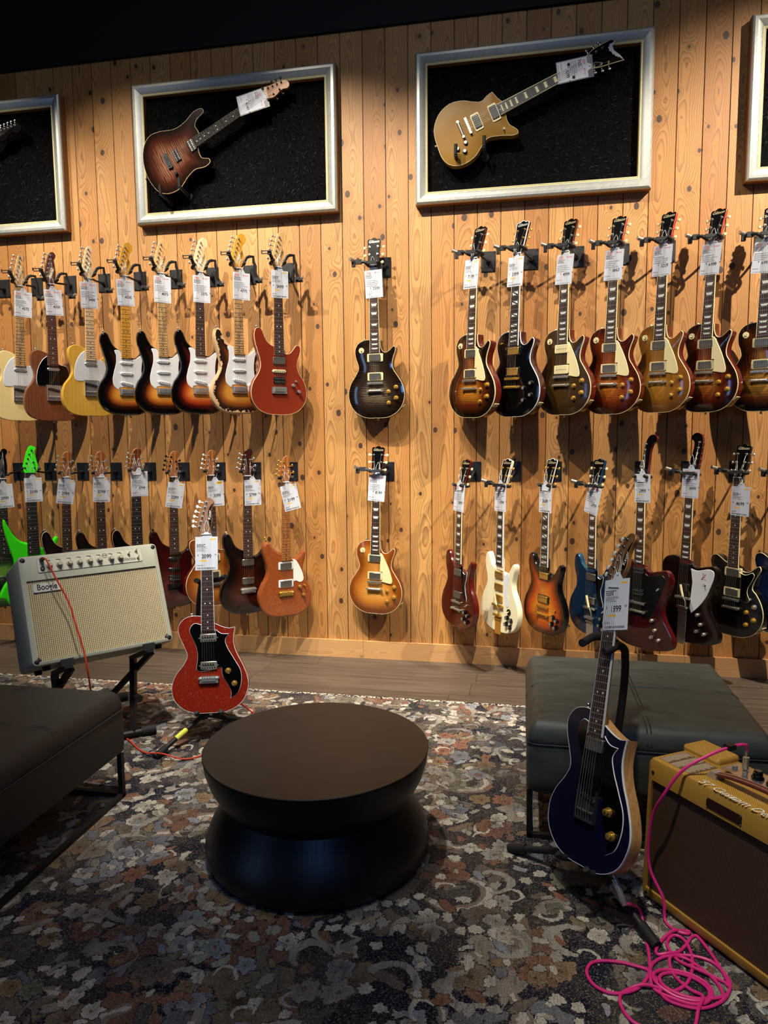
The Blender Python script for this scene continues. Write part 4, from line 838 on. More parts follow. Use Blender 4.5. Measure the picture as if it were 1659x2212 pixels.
K['B8'] = dict(MM_, kind='DC', top=burst('ocean_blue', [(0, '#050a18'), (.3, '#0c2448'), (1, '#1d4a80')], .3), bev=.002, br='hard', bridge=150, L=985, bind=CREAM, pickups=[('hb', 0, 195, None, NICKEL), ('hb', 0, 300, None, NICKEL)], button2=None, head='MM')
K['SA'] = dict(MM_, fret=mat('#2c2b29', .5), kind='SA', top=burst('plum_flame_burst', [(0, '#0a0608'), (.12, '#1a0c0e'), (.34, '#54261e'), (.62, '#94634a'), (1, '#a87a60')], .75), bev=.0015, bind=mat('#d6b78a', .4), board=mat('#0b0a09', .65, 0, 0, .12), bridge=166, fend=345, scale=648, L=985, br='hard', neck=ROAST, hface=woodmat('birdseye_maple', '#b8793c', '#80491d', .35, .2, 150, .8), metal=BLACKM, button=BLACK, pickups=[('open', 0, 212, None, BLACK), ('open', 0, 316, None, BLACK)], knobs=[(86, 172, 'metal', BLACK)], switch=[])
K['DE'] = dict(LP_, kind='CA', yf=.012, arch=.006, top=burst('gold_finish', [(0, '#7f5a08'), (1, '#8f670c')], rough=.45, coat=0, spec=.25), side=mat('#82601f', .45), bridge=184, tail=142, fend=358, scale=628, head='VV', bind=CREAM, neck=GLOSSBLACK, hface=HEADBLACK, hbind=CREAM, inlay='block', inlaym=CREAM, board=EBONY, keystone=0, button=CHROME, metal=NICKEL, switch=[(98, 345, 'b', CHROME)], jack=None, button2=None, knobs=[(70, 140, 'refl', None), (108, 120, 'refl', None), (80, 90, 'refl', None)], pickups=[('hb', 0, 234, CREAM, mat('#3a3833', .3, .6)), ('hb', 0, 331, CREAM, mat('#3a3833', .3, .6))], logo=[], fret=mat('#57544c', .4, .6))
K['GX'] = dict(ST_, top=GLOSSBLACK, neck=MAHOGDK, board=EBONY, hface=HEADBLACK, guard=None, logo=[], pickups=[('open', 0, 182, None, BLACK), ('open', 0, 300, None, BLACK)])
KA_ = dict(ST_, kind='KA', yf=.010, th=.042, bev=.0015, bind=WHITE, bridge=150, scale=635, fend=355, head='KA', neck=ROAST, board=ROSE, fbind=WHITE, hface=woodmat('walnut_head', '#7a5230', '#4a2f1a', .4, .1, 160, .8), inlaym=PEARL, L=1000, br='hard', button=PEARL, guard=('KA', GLOSSBLACK, WHITE), switch=[(86, 172, 'b', CHROME)], button2=(-75, 424, -.2), logo=[('Kauer', (13, 88), 18, -1.5, mat('#e4e2dc', .4))], tilt=10)
K['KR'] = dict(KA_, top=sparkle('red_sparkle', '#7c2010', '#ffc79a'), side=sparkle('red_sparkle_side', '#6a180c', '#ff9a70'), knobs=[(84, 178, 'hat', GOLD), (110, 122, 'hat', GOLD)], pickups=[('gt', 0, 205, None, None), ('gt', 0, 325, None, None)])
K['KB'] = dict(KA_, metal=mat('#77777a', .25, .9), top=mat('#080926', .3, .1, .3), side=woodmat('natural_ash', '#b98a55', '#8a6238', .35, .2, 150), neck=woodmat('natural_neck', '#b07a45', '#8a5c30', .35, .2, 150), br='tele', knobs=[(86, 168, 'hat', GOLD), (108, 112, 'hat', GOLD)], pickups=[('hb', 0, 330, None, CHROME)])
POS = dict(T1=((-3.001,-0.190,2.453),(-3.051,-0.190,1.454)), T2=((-2.793,-0.190,2.454),(-2.816,-0.190,1.451)), T3=((-2.543,-0.190,2.474),(-2.561,-0.190,1.476)), S4=((-2.308,-0.190,2.480),(-2.326,-0.190,1.476)), S5=((-2.081,-0.190,2.484),(-2.082,-0.190,1.476)), S6=((-1.833,-0.190,2.478),(-1.856,-0.190,1.475)), S7=((-1.604,-0.190,2.487),(-1.613,-0.190,1.474)), S8=((-1.363,-0.190,2.480),(-1.372,-0.190,1.466)),
 LC=((-0.836,-0.120,2.443),(-0.828,-0.120,1.441)), LD=((-0.824,-0.120,1.286),(-0.851,-0.120,0.301)),
 L1=((-0.266,-0.190,2.454),(-0.301,-0.190,1.434)), L2=((-0.042,-0.190,2.467),(-0.074,-0.190,1.436)), L3=((0.202,-0.190,2.462),(0.184,-0.190,1.442)), L4=((0.449,-0.190,2.460),(0.423,-0.190,1.442)), L5=((0.685,-0.190,2.464),(0.666,-0.190,1.447)), L6=((0.919,-0.190,2.464),(0.890,-0.190,1.446)), L7=((1.172,-0.190,2.460),(1.158,-0.190,1.445)),
 G1=((-3.210,-0.190,1.275),(-3.248,-0.190,0.269)), G2=((-3.007,-0.190,1.303),(-3.031,-0.190,0.260)), M3=((-2.761,-0.190,1.272),(-2.797,-0.190,0.283)), M4=((-2.535,-0.190,1.273),(-2.549,-0.190,0.287)), M5=((-2.290,-0.190,1.289),(-2.314,-0.190,0.301)), M6=((-2.048,-0.190,1.271),(-2.069,-0.190,0.311)), M7=((-1.810,-0.190,1.267),(-1.818,-0.190,0.329)), M8=((-1.581,-0.190,1.276),(-1.598,-0.190,0.289)), M9=((-1.346,-0.190,1.275),(-1.363,-0.190,0.279)),
 SG1=((-0.339,-0.190,1.279),(-0.366,-0.190,0.260)), SG2=((-0.118,-0.190,1.282),(-0.135,-0.190,0.246)), SG3=((0.121,-0.190,1.283),(0.108,-0.190,0.247)), SG4=((0.364,-0.190,1.280),(0.359,-0.190,0.250)), F5=((0.607,-0.190,1.334),(0.605,-0.190,0.192)), F6=((0.852,-0.190,1.341),(0.827,-0.190,0.237)), B7=((1.079,-0.190,1.287),(1.067,-0.190,0.278)), B8=((1.312,-0.190,1.287),(1.300,-0.190,0.290)),
 GX=((-3.02,-.105,3.25),(-3.92,-.105,2.80)), SA=((-1.298,-.105,3.325),(-2.199,-.105,2.865)), DE=((.448,-.105,3.302),(-.483,-.105,2.908)), KR=((-1.418,-1.106,1.113),(-1.336,-1.321,.140)), KB=((.297,-1.892,1.088),(.158,-2.178,.140)))
UL, UR, LL, LR = 'electric guitars in the upper left row', 'electric guitars in the upper right row', 'electric guitars in the lower left row', 'electric guitars in the lower right row'
# key: yaw, group, label, short name, plate x (wall hanger), hanger style, tag (dx mm, z mm, roll deg, price, style)
INFO = dict(
 T1=(53, UL, 'cream single-cutaway electric guitar with worn maple neck, leftmost of the upper row', 'cream guitar at the far left of the upper row', -3.026, 'cage', (20, 690, 1, '4575', 'r')),
 T2=(51, UL, 'brown rosewood electric guitar with black pickguard and dark brown neck, upper row', 'brown guitar with black pickguard', -2.791, 'cage', (14, 690, -4, '4350', 'r')),
 T3=(51, UL, 'butterscotch yellow ash electric guitar with white pickguard and pale maple neck', 'butterscotch yellow guitar', -2.558, 'cage', (2, 698, -2, '3400', 'r')),
 S4=(48, UL, 'sunburst guitar with glossy amber maple neck, right beside the butterscotch yellow guitar', 'sunburst guitar with amber neck', -2.317, 'cage', (4, 700, -3, '4500', 'r')),
 S5=(46, UL, 'sunburst guitar with light worn maple fretboard, between two other sunburst guitars', 'middle sunburst guitar with light fretboard', -2.078, 'cage', (8, 705, 1, '4875', 'r')),
 S6=(43, UL, 'sunburst guitar with dark rosewood fretboard and white pickguard, upper left row', 'sunburst guitar with dark fretboard', -1.843, 'cage', (10, 700, -1, '3375', 'r')),
 S7=(41, UL, 'heavily worn relic guitar with bare wood patches, white pickguard and amber headstock', 'heavily worn relic guitar', -1.608, 'cage', (20, 700, 1, '4775', 'r')),
 S8=(39, UL, 'burnt orange electric guitar with cream binding, right end of the upper left row', 'burnt orange guitar with cream binding', -1.373, 'cage', (8, 705, 0, '2499', 'y')),
 LC=(-4, None, 'black flame-top single-cutaway guitar hanging alone in the upper middle of the wall', 'black flame-top guitar hanging alone', -.795, 'lock', (2, 740, -2, '7399', 'r')),
 LD=(-6, None, 'honey amber single-cutaway guitar hanging alone below the black flame-top one', 'honey amber guitar hanging alone', -.785, 'lock', (4, 752, 3, '8199', 'r')),
 L1=(-38, UR, 'tobacco sunburst single-cutaway guitar with cream pickguard, leftmost of the upper right row', 'tobacco sunburst guitar, leftmost of the upper right row', -.205, 'lock', (-14, 745, 3, '7199', 'y')),
 L2=(-37, UR, 'black single-cutaway guitar with gold hardware and white binding, upper right row', 'black guitar with gold hardware', .027, 'lock', (-4, 735, 2, '3999', 'y')),
 L3=(-36, UR, 'dark goldtop guitar with two cream rectangular pickups, upper right row', 'dark goldtop guitar', .268, 'lock', (0, 735, 4, '4999', 'r')),
 L4=(-32, UR, 'reddish brown burst guitar with cream pickguard, just right of the dark goldtop', 'reddish brown guitar beside the dark goldtop', .502, 'lock', (0, 745, 2, '6663', 'r')),
 L5=(-38, UR, 'plain amber brown guitar with cream pickguard and red headstock edge', 'plain amber brown guitar', .735, 'lock', (-2, 750, 2, '5219', 'r')),
 L6=(-40, UR, 'dark cherry burst guitar with cream pickguard, just right of the plain amber brown one', 'dark cherry burst guitar', .963, 'lock', (-4, 745, 3, '6999', 'r')),
 L7=(-35, UR, 'sunburst guitar without pickguard cut off by the right edge, upper row', 'sunburst guitar at the right edge of the upper row', 1.2, 'lock', (-16, 745, 5, '6999', 'r')),
 G1=(46, LL, 'green quilted-top guitar behind the cream amplifier, cut off by the left edge', 'green quilted guitar at the left edge', -3.241, 'yoke', (12, 700, -4, '2999', 'y')),
 G2=(46, LL, 'neon green guitar with long pointed horn and matching headstock, behind cream amplifier', 'neon green guitar', -3.01, 'yoke', (12, 720, -1, '2599', 'y')),
 M3=(46, LL, 'blue-black burst guitar with notched cream edge, behind the cream amplifier', 'blue-black guitar behind the amplifier', -2.775, 'yoke', (-2, 705, 7, '2799', 'y')),
 M4=(45, LL, 'dark green-black guitar behind the cream amplifier, right of the blue-black one', 'dark green-black guitar behind the amplifier', -2.54, 'yoke', (8, 715, 3, '2799', 'y')),
 M5=(44, LL, 'black guitar with natural wood edge, behind the right end of cream amplifier', 'black guitar with natural wood edge', -2.305, 'yoke', (18, 735, -1, '3799', 'r')),
 M6=(42, LL, 'dark red electric guitar with three black pickups, right behind the cream amplifier', 'dark red guitar with black pickups', -2.079, 'yoke', (8, 680, 8, '2299', 'y')),
 M7=(41, LL, 'amber flame guitar with cream binding, half hidden by the red sparkle guitar neck', 'amber guitar half hidden behind the red sparkle guitar', -1.84, 'yoke', (26, 690, -1, '3099', 's')),
 M8=(39, LL, 'very dark brown burst guitar with two chrome pickups, lower left row', 'very dark brown guitar with chrome pickups', -1.61, 'yoke', (30, 700, -1, '2799', 'y')),
 M9=(38, LL, 'copper sparkle guitar with white pearl pickguard and gold hardware, lower left row', 'copper sparkle guitar', -1.375, 'yoke', (28, 710, -12, '2199', 'y')),
 SG1=(-51, LR, 'dark cherry double-horned guitar with black pickguard, leftmost of the lower right row', 'dark cherry double-horned guitar', -.28, 'yoke', (-2, 735, 3, '3899', 'r')),
 SG2=(-51, LR, 'white double-horned guitar with three gold pickups, lower right row', 'white double-horned guitar', -.055, 'lock', (0, 740, -1, '6999', 'r')),
 SG3=(-51, LR, 'orange fire burst double-horned guitar with gold hardware, lower right row', 'orange fire burst guitar', .17, 'yoke', (0, 735, 0, '2699', 'y')),
 SG4=(-51, LR, 'metallic blue double-horned guitar with chrome vibrato, partly behind the front tag', 'metallic blue double-horned guitar', .405, 'lock', (2, 730, 12, '5799', 'r')),
 F5=(-48, LR, 'dark red winged guitar with black pickguard, behind the standing blue guitar neck', 'dark red winged guitar', .64, 'yoke', (10, 835, -2, '2999', 'y')),
 F6=(-48, LR, 'dark brown winged guitar with white pickguard and vibrato arm', 'dark brown winged guitar with white pickguard', .88, 'lock', (6, 845, 0, '8499', 'r')),
 B7=(-48, LR, 'black double-cutaway guitar with cream binding and four knobs, lower right row', 'black double-cutaway guitar', 1.124, 'lock', (22, 705, 1, '4699', 'y')),
 B8=(-40, LR, 'dark blue guitar mostly cut off by the right edge, lower row', 'dark blue guitar at the right edge', 1.36, 'lock', None),
 SA=(0, None, 'brown burst flame-top guitar hung diagonally inside a silver frame', 'brown burst framed guitar', None, 'frame', (-8, 735, -5, '4149', 'r')),
 DE=(0, None, 'gold guitar with black V-shaped headstock hung diagonally inside a silver frame', 'gold framed guitar', None, 'frame', (0, 760, -5, '3299', 'r')),
 GX=(0, None, 'black guitar barely visible in the dark frame at the left edge', 'black guitar in the dark left frame', None, 'frame', None),
 KR=(14, None, 'red sparkle guitar with black pickguard on a floor stand beside cream amplifier', 'red sparkle guitar on the floor stand', None, 'stand', (0, 700, 1, '2099', 'y')),
 KB=(-54, None, 'dark blue guitar with natural wood sides on a floor stand beside tweed amplifier', 'dark blue guitar on the floor stand', None, 'stand', (18, 735, -6, '1999', 'y')))
ROOT = {}
for k, sp in K.items():
    A, B = V(POS[k][0]), V(POS[k][1]); yaw, grp, lab, short, plx, hst, tg = INFO[k]
    z = (A-B).normalized(); a = math.radians(yaw); nrm = V((math.sin(a), -math.cos(a), 0)); nrm = (nrm-z*nrm.dot(z)).normalized()
    y = -nrm; x = y.cross(z); s = (A-B).length/(sp['L']*.001)
    M = Matrix(((x.x, y.x, z.x, B.x), (x.y, y.y, z.y, B.y), (x.z, y.z, z.z, B.z), (0, 0, 0, 1))) @ Matrix.Scale(s, 4)
    ROOT[k] = empty('electric_guitar', lab, 'guitar', M, grp)
    guitar(sp, ROOT[k])

# ------------------------------------------------------------------ price tags
PAPER = mat('#ccd1da', .6); INK = mat('#141416', .6); REDINK = mat('#d0402c', .6); YEL = mat('#f0bc1a', .6); GREYINK = mat('#6c6f76', .6)
CL = NT('clear_sleeve'); _t = CL.n('BsdfTransparent'); _g2 = CL.n('BsdfGlossy'); _g2.inputs['Roughness'].default_value = .35
_mx = CL.n('MixShader'); _mx.inputs[0].default_value = .06
CL.t.links.new(_t.outputs[0], _mx.inputs[1]); CL.t.links.new(_g2.outputs[0], _mx.inputs[2]); CL.t.links.new(_mx.outputs[0], CL.t.nodes['Material Output'].inputs[0])
CLEAR = CL.m
def price_tag(k, big=False):
    yaw, grp, lab, short, plx, hst, tg = INFO[k]; dx, zc, roll, price, st = tg
    s = 1.0
    M = ROOT[k].matrix_world @ Matrix.Translation((dx*.001, -.0014, zc*.001)) @ Matrix.Rotation(math.radians(roll), 4, 'Y')
    loc, rot, sc = M.decompose(); M = Matrix.LocRotScale(loc, rot, (1, 1, 1))
    if k in ('SA', 'DE'):     # hangs plumb from the tilted neck
        M = Matrix.Translation(loc) @ Matrix.Rotation(math.radians(78 if k == 'SA' else 83), 4, 'Y')
    sure = k not in ('T2', 'T3', 'L2', 'L4', 'L5', 'L6', 'L7', 'M5', 'M7', 'LD', 'SG1', 'SG2', 'DE')
    e = empty('price_tag', ('price tag reading %s on the %s' % (price, short)) if sure else 'white price tag hanging on the '+short, 'price tag', M, 'white price tags on the guitars')
    if hst == 'lock' and k[0] == 'L' and k not in ('LC', 'LD', 'L7'): M = M @ Matrix.Translation((0, -.019, 0)) @ Matrix.Rotation(math.radians(-20), 4, 'Z')
    W, H = .100, .150
    mb = MB(); mb.prism([(-W/2, -H/2), (W/2, -H/2), (W/2, H/2), (.021, H/2), (.008, H/2+.021), (-.008, H/2+.021), (-.021, H/2), (-W/2, H/2)], 0, .0005)
    mb.cyl((0, .0002, H/2+.012), (0, -.0002, H/2+.012), .003, seg=10, m=1)
    w2, b0, t0 = W/2+.005, -H/2-.004, H/2+.028
    sl = MB(); sl.prism([(-w2, b0), (w2, b0), (w2, t0), (-w2, t0)], .0007, .0010); sl.build('clear_sleeve', CLEAR, e)
    rnd = random.Random(sum(map(ord, short)))
    y0 = -.00012
    def line(x, z, l, h):
        while l > 0:
            q = min(l, rnd.uniform(.004, .012)); mb.add([(x, y0, z), (x+q, y0, z), (x+q, y0, z+h), (x, y0, z+h)], [(0, 1, 2, 3)], 1); x += q+.0012; l -= q+.0012
    L0 = -W/2+.006
    if st == 'r':
        for i in range(4): line(L0, H/2-.028-i*.0052, rnd.uniform(.03, .045), .0026)
        for i in range(4): line(L0, H/2-.056-i*.0095, rnd.uniform(.05, .08), .0013); line(L0, H/2-.0588-i*.0095, rnd.uniform(.04, .08), .0013)
    else:
        for i in range(3): line(L0, H/2-.036-i*.0055, rnd.uniform(.03, .045), .003)
        for i in range(4): line(L0, H/2-.053-i*.0042, rnd.uniform(.03, .06), .0014)
    for i in range(2): line(L0, -H/2+.022-i*.0034, rnd.uniform(.02, .035), .0013)
    x = L0+.002
    while x < W/2-.012:
        q = rnd.choice((.0008, .0014, .0022)); mb.add([(x, y0, -H/2+.005), (x+q, y0, -H/2+.005), (x+q, y0, -H/2+(.012 if st != 'r' else .0075)), (x, y0, -H/2+(.012 if st != 'r' else .0075))], [(0, 1, 2, 3)], 1); x += q+rnd.choice((.0008, .0014))
    mb.build('card', [PAPER, INK], e, 20)
    px = {'r': .014, 'y': 0, 's': .008}[st]; pz = -.026 if st == 'r' else -.014
    text('price', price, .023 if st == 'r' else .026, INK, e, (px, -.0003, pz), 0, True, 0, .85)
    text('price_cents', '00' if k != 'KB' and k != 'KR' else '97', .009, INK, e, (px+(.036 if st == 'r' else .040), -.0003, pz+.007), 0, True)
    text('dollar_sign', '$', .010, INK, e, (px-(.033 if st == 'r' else .038), -.0003, pz+.006), 0, True)
    mb = MB()
    if st == 'y':
        mb.add([(.016, y0, H/2-.014), (.042, y0, H/2-.014), (.042, y0, H/2-.009), (.016, y0, H/2-.009), (-.030, y0, -.036), (.002, y0, -.036), (.002, y0, -.030), (-.030, y0, -.030)], [(0, 1, 2, 3), (4, 5, 6, 7)])
        mb.build('yellow_strip', YEL, e)
    elif st == 's':
        mb.add([(.008, y0, H/2-.02), (.042, y0, H/2-.02), (.042, y0, H/2-.005), (.008, y0, H/2-.005)], [(0, 1, 2, 3)]); mb.build('yellow_strip', YEL, e)
        text('sale_word', 'SALE', .014, INK, e, (.025, -.0003, H/2-.0125), 0, True, 0, .85)
    else:
        text('red_mark', 'Guitar', .010, REDINK, e, (-.027, -.0003, H/2-.011), 0, True, .3); text('red_mark', 'Center', .010, REDINK, e, (-.027, -.0003, H/2-.019), 0, True, .3)
        mb.cyl((.012, .0001, H/2-.014), (.012, -.0002, H/2-.014), .0035, seg=12); mb.add([(.018, y0, H/2-.014), (.041, y0, H/2-.014), (.041, y0, H/2-.0125), (.018, y0, H/2-.0125), (.018, y0, H/2-.0175), (.036, y0, H/2-.0175), (.036, y0, H/2-.016), (.018, y0, H/2-.016)], [(0, 1, 2, 3), (4, 5, 6, 7)]); mb.build('red_dot', REDINK, e)
    mb = MB(); mb.tube(spline3([(0, -.0003, H/2+.012), (-.012, -.0008, H/2+.04), (0, .002, H/2+.075), (.012, -.0008, H/2+.04), (0, -.0003, H/2+.012)], 5), .0007, 5); mb.build('string_loop', WHITE, e)
for k in INFO:
    if INFO[k][6]: price_tag(k)

# ------------------------------------------------------------------ wall hangers
HGRP = 'black wall hangers for the guitars'
def hanger(px, pz, label, key=None, style='yoke'):
    e = empty('guitar_hanger', label, 'hanger', Matrix.Translation((px, 0, pz)), HGRP)
    mb = MB(); mb.prism([(-.040, -.055), (.040, -.055), (.040, .055), (-.040, .055)], -.006, 0, 0, bev=.0015)
    for sx in (-1, 1):
        for sz in (-1, 1): mb.cyl((sx*.032, -.006, sz*.047), (sx*.032, -.008, sz*.047), .004, seg=8, m=1)
    mb.build('plate', [BLACKM, mat('#2a2a2c', .4, .6)], e)
    inv = e.matrix_world.inverted()
    if key:
        G = inv @ ROOT[key].matrix_world; zn = (K[key]['bridge']+K[key]['scale'])*.001
        gp = lambda x, y, z: G @ V((x, y, zn+z))
    else:
        gp = lambda x, y, z: V((x-.02, -.19+y, z+.05))
    back = gp(0, .045, .026)
    mb = MB(); mb.cyl((0, -.006, -.005), (0, -.03, -.005), .014, .010, 12)
    mb.tube(spline3([(0, -.01, -.005), (0, -.05, -.006), tuple((V((0, -.05, -.006))+back)*.5+V((0, 0, -.004))), tuple(back)], 6), .006, 8)
    mb.build('arm', BLACKM, e)
    mb = MB(); w_ = .031 if key not in ('G2',) else .04
    for s in (-1, 1): mb.tube(spline3([gp(0, .045, .026), gp(s*w_*.8, .042, .024), gp(s*w_*1.12, .020, .024), gp(s*w_*1.15, -.012, .028), gp(s*w_*1.05, -.022, .034)], 6), .0085, 10)
    mb.build('yoke', RUBBER, e)
    if style == 'cage':
        mb = MB()
        mb.tube([gp(-.034, -.014, .030), gp(-.045, -.02, .048), gp(-.052, -.02, .066)], .0095, 8)
        for dz in (.060, .074): mb.box(gp(-.075, -.02, dz), (.05, .005, .004))
        mb.box(gp(-.098, -.02, .067), (.005, .005, .017)); mb.box(gp(-.055, -.02, .067), (.02, .014, .020))
        mb.tube([gp(.032, -.014, .030), gp(.046, -.02, .058), gp(.060, -.02, .066), gp(.084, -.02, .068), gp(.086, -.02, .040), gp(.096, -.02, .018), gp(.094, -.02, -.018), gp(.108, -.02, -.045)], .0085, 6)
        mb.build('lock_bar', BLACKM, e)
        mb = MB(); mb.box(gp(.108, -.02, -.052), (.03, .03, .016)); mb.box(gp(.112, -.02, -.066), (.044, .012, .010)); mb.build('lock_body', BLACKM, e)
        mb = MB(); mb.cyl(gp(.114, -.02, -.060), gp(.126, -.05, -.048), .0085, seg=12); mb.build('lock_cylinder', NICKEL, e)
    elif style == 'lock':
        mb = MB()
        mb.box(gp(0, -.022, .030), (.052, .012, .016)); mb.tube([gp(-.030, -.014, .024), gp(-.046, -.018, .036), gp(-.070, -.018, .038)], .009, 8)
        mb.box(gp(-.078, -.018, .038), (.032, .020, .024)); mb.tube([gp(-.085, -.018, .038), gp(-.105, -.018, .040)], .008, 8); mb.box(gp(-.108, -.018, .030), (.018, .022, .036))
        mb.build('lock_bar', BLACKM if key != 'LD' else mat('#4a4b50', .4, .5), e)
        mb = MB(); mb.cyl(gp(-.104, -.02, .044), gp(-.118, -.045, .052), .010, seg=12); mb.build('lock_cylinder', NICKEL, e)
for k, (yaw, grp, lab, short, plx, hst, tg) in INFO.items():
    if plx is None: continue
    hanger(plx, 2.296 if k[0] in 'TS' and k[:2] != 'SG' or k[0] == 'L' and k != 'LD' else 1.133, 'black wall hanger holding the '+short, k, hst)
hanger(-3.26, 2.296, 'black wall hanger cut off by the left edge, beside the cream guitar', None, 'yoke')
PEGS = 'black pegs carrying the framed guitars'
def peg(px, pz, side, nm):
    e = empty('display_peg', 'black peg under the %s side of the %s' % (side, nm), 'peg', Matrix.Translation((px, -.02, pz)), PEGS)
    mb = MB(); mb.cyl((0, 0, 0), (0, -.125, .012), .0095, seg=12); mb.cyl((0, -.122, .012), (.002, -.128, .062), .0095, seg=12); mb.build('rod', RUBBER, e)
    mb = MB(); mb.cyl((0, .012, 0), (0, 0, 0), .022, seg=14); mb.build('flange', BLACKM, e)
peg(-2.085, 2.735, 'left', 'brown burst framed guitar'); peg(-1.965, 2.765, 'right', 'brown burst framed guitar')
peg(-.375, 2.815, 'left', 'gold framed guitar'); peg(-.225, 2.845, 'right', 'gold framed guitar')
for kk, nm in (('SA', 'brown burst framed guitar'), ('DE', 'gold framed guitar')):
    G = ROOT[kk].matrix_world; zn = (K[kk]['bridge']+K[kk]['scale'])*.001-(.06 if kk == 'DE' else -.012)
    e = empty('neck_bracket', 'black bracket gripping the neck of the '+nm, 'bracket', Matrix.Translation(G @ V((0, .03, zn))), 'black neck brackets in the frames')
    inv = e.matrix_world.inverted(); gp = lambda x, y, z: inv @ (G @ V((x, y, zn+z)))
    mb = MB(); mb.tube([(0, .08, 0), (0, .02, 0), gp(0, .03, 0)], .007, 8); mb.build('arm', BLACKM, e)
    mb = MB(); mb.tube(spline3([gp(-.034, -.006, 0), gp(-.034, .02, 0), gp(0, .034, 0), gp(.034, .02, 0), gp(.034, -.006, 0)], 6), .007, 8); mb.build('clasp', RUBBER, e)

# ------------------------------------------------------------------ benches (square upholstered ottomans on black metal sled frames)
def leather(nm, a, b):
    n = NT(nm); o = n.obj(); s = n.sep(o)
    g = n.noise(n.xyz(n.m_('MULTIPLY', s[0], 8), n.m_('MULTIPLY', s[1], 26), n.m_('MULTIPLY', s[2], 20)), 1, 4, .6)[0]
    p = n.noise(o, 320, 2)[0]
    n.set(n.mix(n.ramp(g, [(.3, (0, 0, 0)), (.7, (1, 1, 1))]), lin(a), lin(b)), .55); n.bump(p, .15, .0006); return n.m
def rbox_rings(w, d, z0, z1, r, n=5, seg=6):
    def rect(i, z):
        a, b = w/2-i, d/2-i; q = max(r-i, .003); P = []
        for cx, cy, t0 in ((a-q, b-q, 0), (-a+q, b-q, 90), (-a+q, -b+q, 180), (a-q, -b+q, 270)):
            for k in range(seg+1):
                t = math.radians(t0+90*k/seg); P.append(V((cx+q*math.cos(t), cy+q*math.sin(t), z)))
        return P
    return rect
def bench(cx, cy, label, ma, w=.755, d=.765, hgt=.42):
    e = empty('bench', label, 'bench', Matrix.Translation((cx, cy, .0062)))
    hgt -= .0062; zb, zs = .165, .335
    rect = rbox_rings(w, d, 0, 0, .035)
    R = [rect(.02, zb), rect(.004, zb+.012), rect(0, zb+.04), rect(0, zs-.006), rect(.003, zs)]
    mb = MB(); mb.rings(R); mb.build('upholstered_side', ma, e, 50)
    R = [rect(.003, zs), rect(.0, zs+.004)]
    rr = .05
    for k in range(1, 9):
        t = math.pi/2*k/8; R.append(rect(rr*(1-math.cos(t)), zs+.004+(hgt-.006-zs-.004)*math.sin(t)))
    R += [rect(.14, hgt-.001), rect(.28, hgt)]
    mb = MB(); mb.rings(R, cap0=False); mb.build('cushion', ma, e, 60)
    def topz(i):      # height of the cushion surface at inset i
        if i >= rr: return hgt-.006+.006*min(1, (i-rr)/.2)
        return zs+.004+(hgt-.01-zs)*math.sin(math.acos(1-i/rr))
    mb = MB()
    for dx in (-.006, .006):
        for ax in (0, 1):
            L = d if ax == 0 else w; pts = []
            for k in range(41):
                t = -L/2+.001+(L-.002)*k/40; i = L/2-abs(t); z = topz(i)+.0002
                pts.append((dx, t, z) if ax == 0 else (t, dx, z))
            mb.tube(pts, .0019, 5)
    mb.build('seam', mat('#0d0e0d', .6), e)
    mb = MB(); mb.tube([tuple(p) for p in rect(-.001, zs+.001)], .0022, 6, closed=True); mb.build('piping', mat('#2a2f33', .5), e)
    t = .018; a, b = w/2-.012, d/2-.035
    for sx in (-1, 1):
        for sy in (-1, 1):
            mb = MB(); mb.box((sx*a, sy*b, zb/2+.004), (t, t, zb)); mb.build('leg', BLACKM, e)
    mb = MB()
    for sx in (-1, 1): mb.box((sx*a, 0, .008), (t, 2*b+t, .016))
    for sy in (-1, 1): mb.box((0, sy*b, .008), (2*a-t, t, .016))
    mb.build('base_frame', BLACKM, e)
    return e
bench(.397, -1.478, 'grey-green leather square bench on black metal frame, behind the standing blue guitar', leather('grey_green_leather', '#2a2e2a', '#3e433e'))
bench(-1.823, -2.17, 'black leather square bench cut off by the left edge, before the cream amplifier', leather('black_leather', '#191918', '#232221'))

# ------------------------------------------------------------------ round coffee table
def tablemat():
    n = NT('espresso_wood'); s = n.sep(n.obj())
    g = n.noise(n.xyz(n.m_('MULTIPLY', s[0], 5), n.m_('MULTIPLY', s[1], 70), n.m_('MULTIPLY', s[2], 5)), 1, 4, .6)[0]
    n.set(n.mix(n.ramp(g, [(.35, (0, 0, 0)), (.7, (1, 1, 1))]), lin('#130d0a'), lin('#1f1712')), .45); return n.m
def tablebase():
    n = NT('dark_stained_wood'); s = n.sep(n.obj()); a = n.m_('ARCTAN2', s[1], s[0])
    g = n.noise(n.xyz(n.m_('MULTIPLY', a, 16), 0, n.m_('MULTIPLY', s[2], 6)), 1, 4, .6)[0]
    n.set(n.mix(g, lin('#08080a'), lin('#151519')), n.m_('ADD', .3, n.m_('MULTIPLY', g, .2))); return n.m
e = empty('coffee_table', 'dark round hourglass-shaped wooden coffee table on the rug', 'coffee table', Matrix.Translation((-.647, -1.994, .006)) @ Matrix.Rotation(.35, 4, 'Z'))
def lathe(prof, seg=96):
    mb = MB(); mb.rings([[V((r*math.cos(2*math.pi*k/seg), r*math.sin(2*math.pi*k/seg), z)) for k in range(seg)] for r, z in prof]); return mb
lathe([(.30, .338), (.357, .338), (.361, .3405), (.361, .342), (.359, .344), (.1, .344)]).build('tabletop', tablemat(), e, 30)
lathe([(.10, .187), (.290, .187), (.303, .197), (.322, .222), (.343, .262), (.356, .305), (.3595, .338), (.1, .338)]).build('bowl', tablebase(), e, 30)
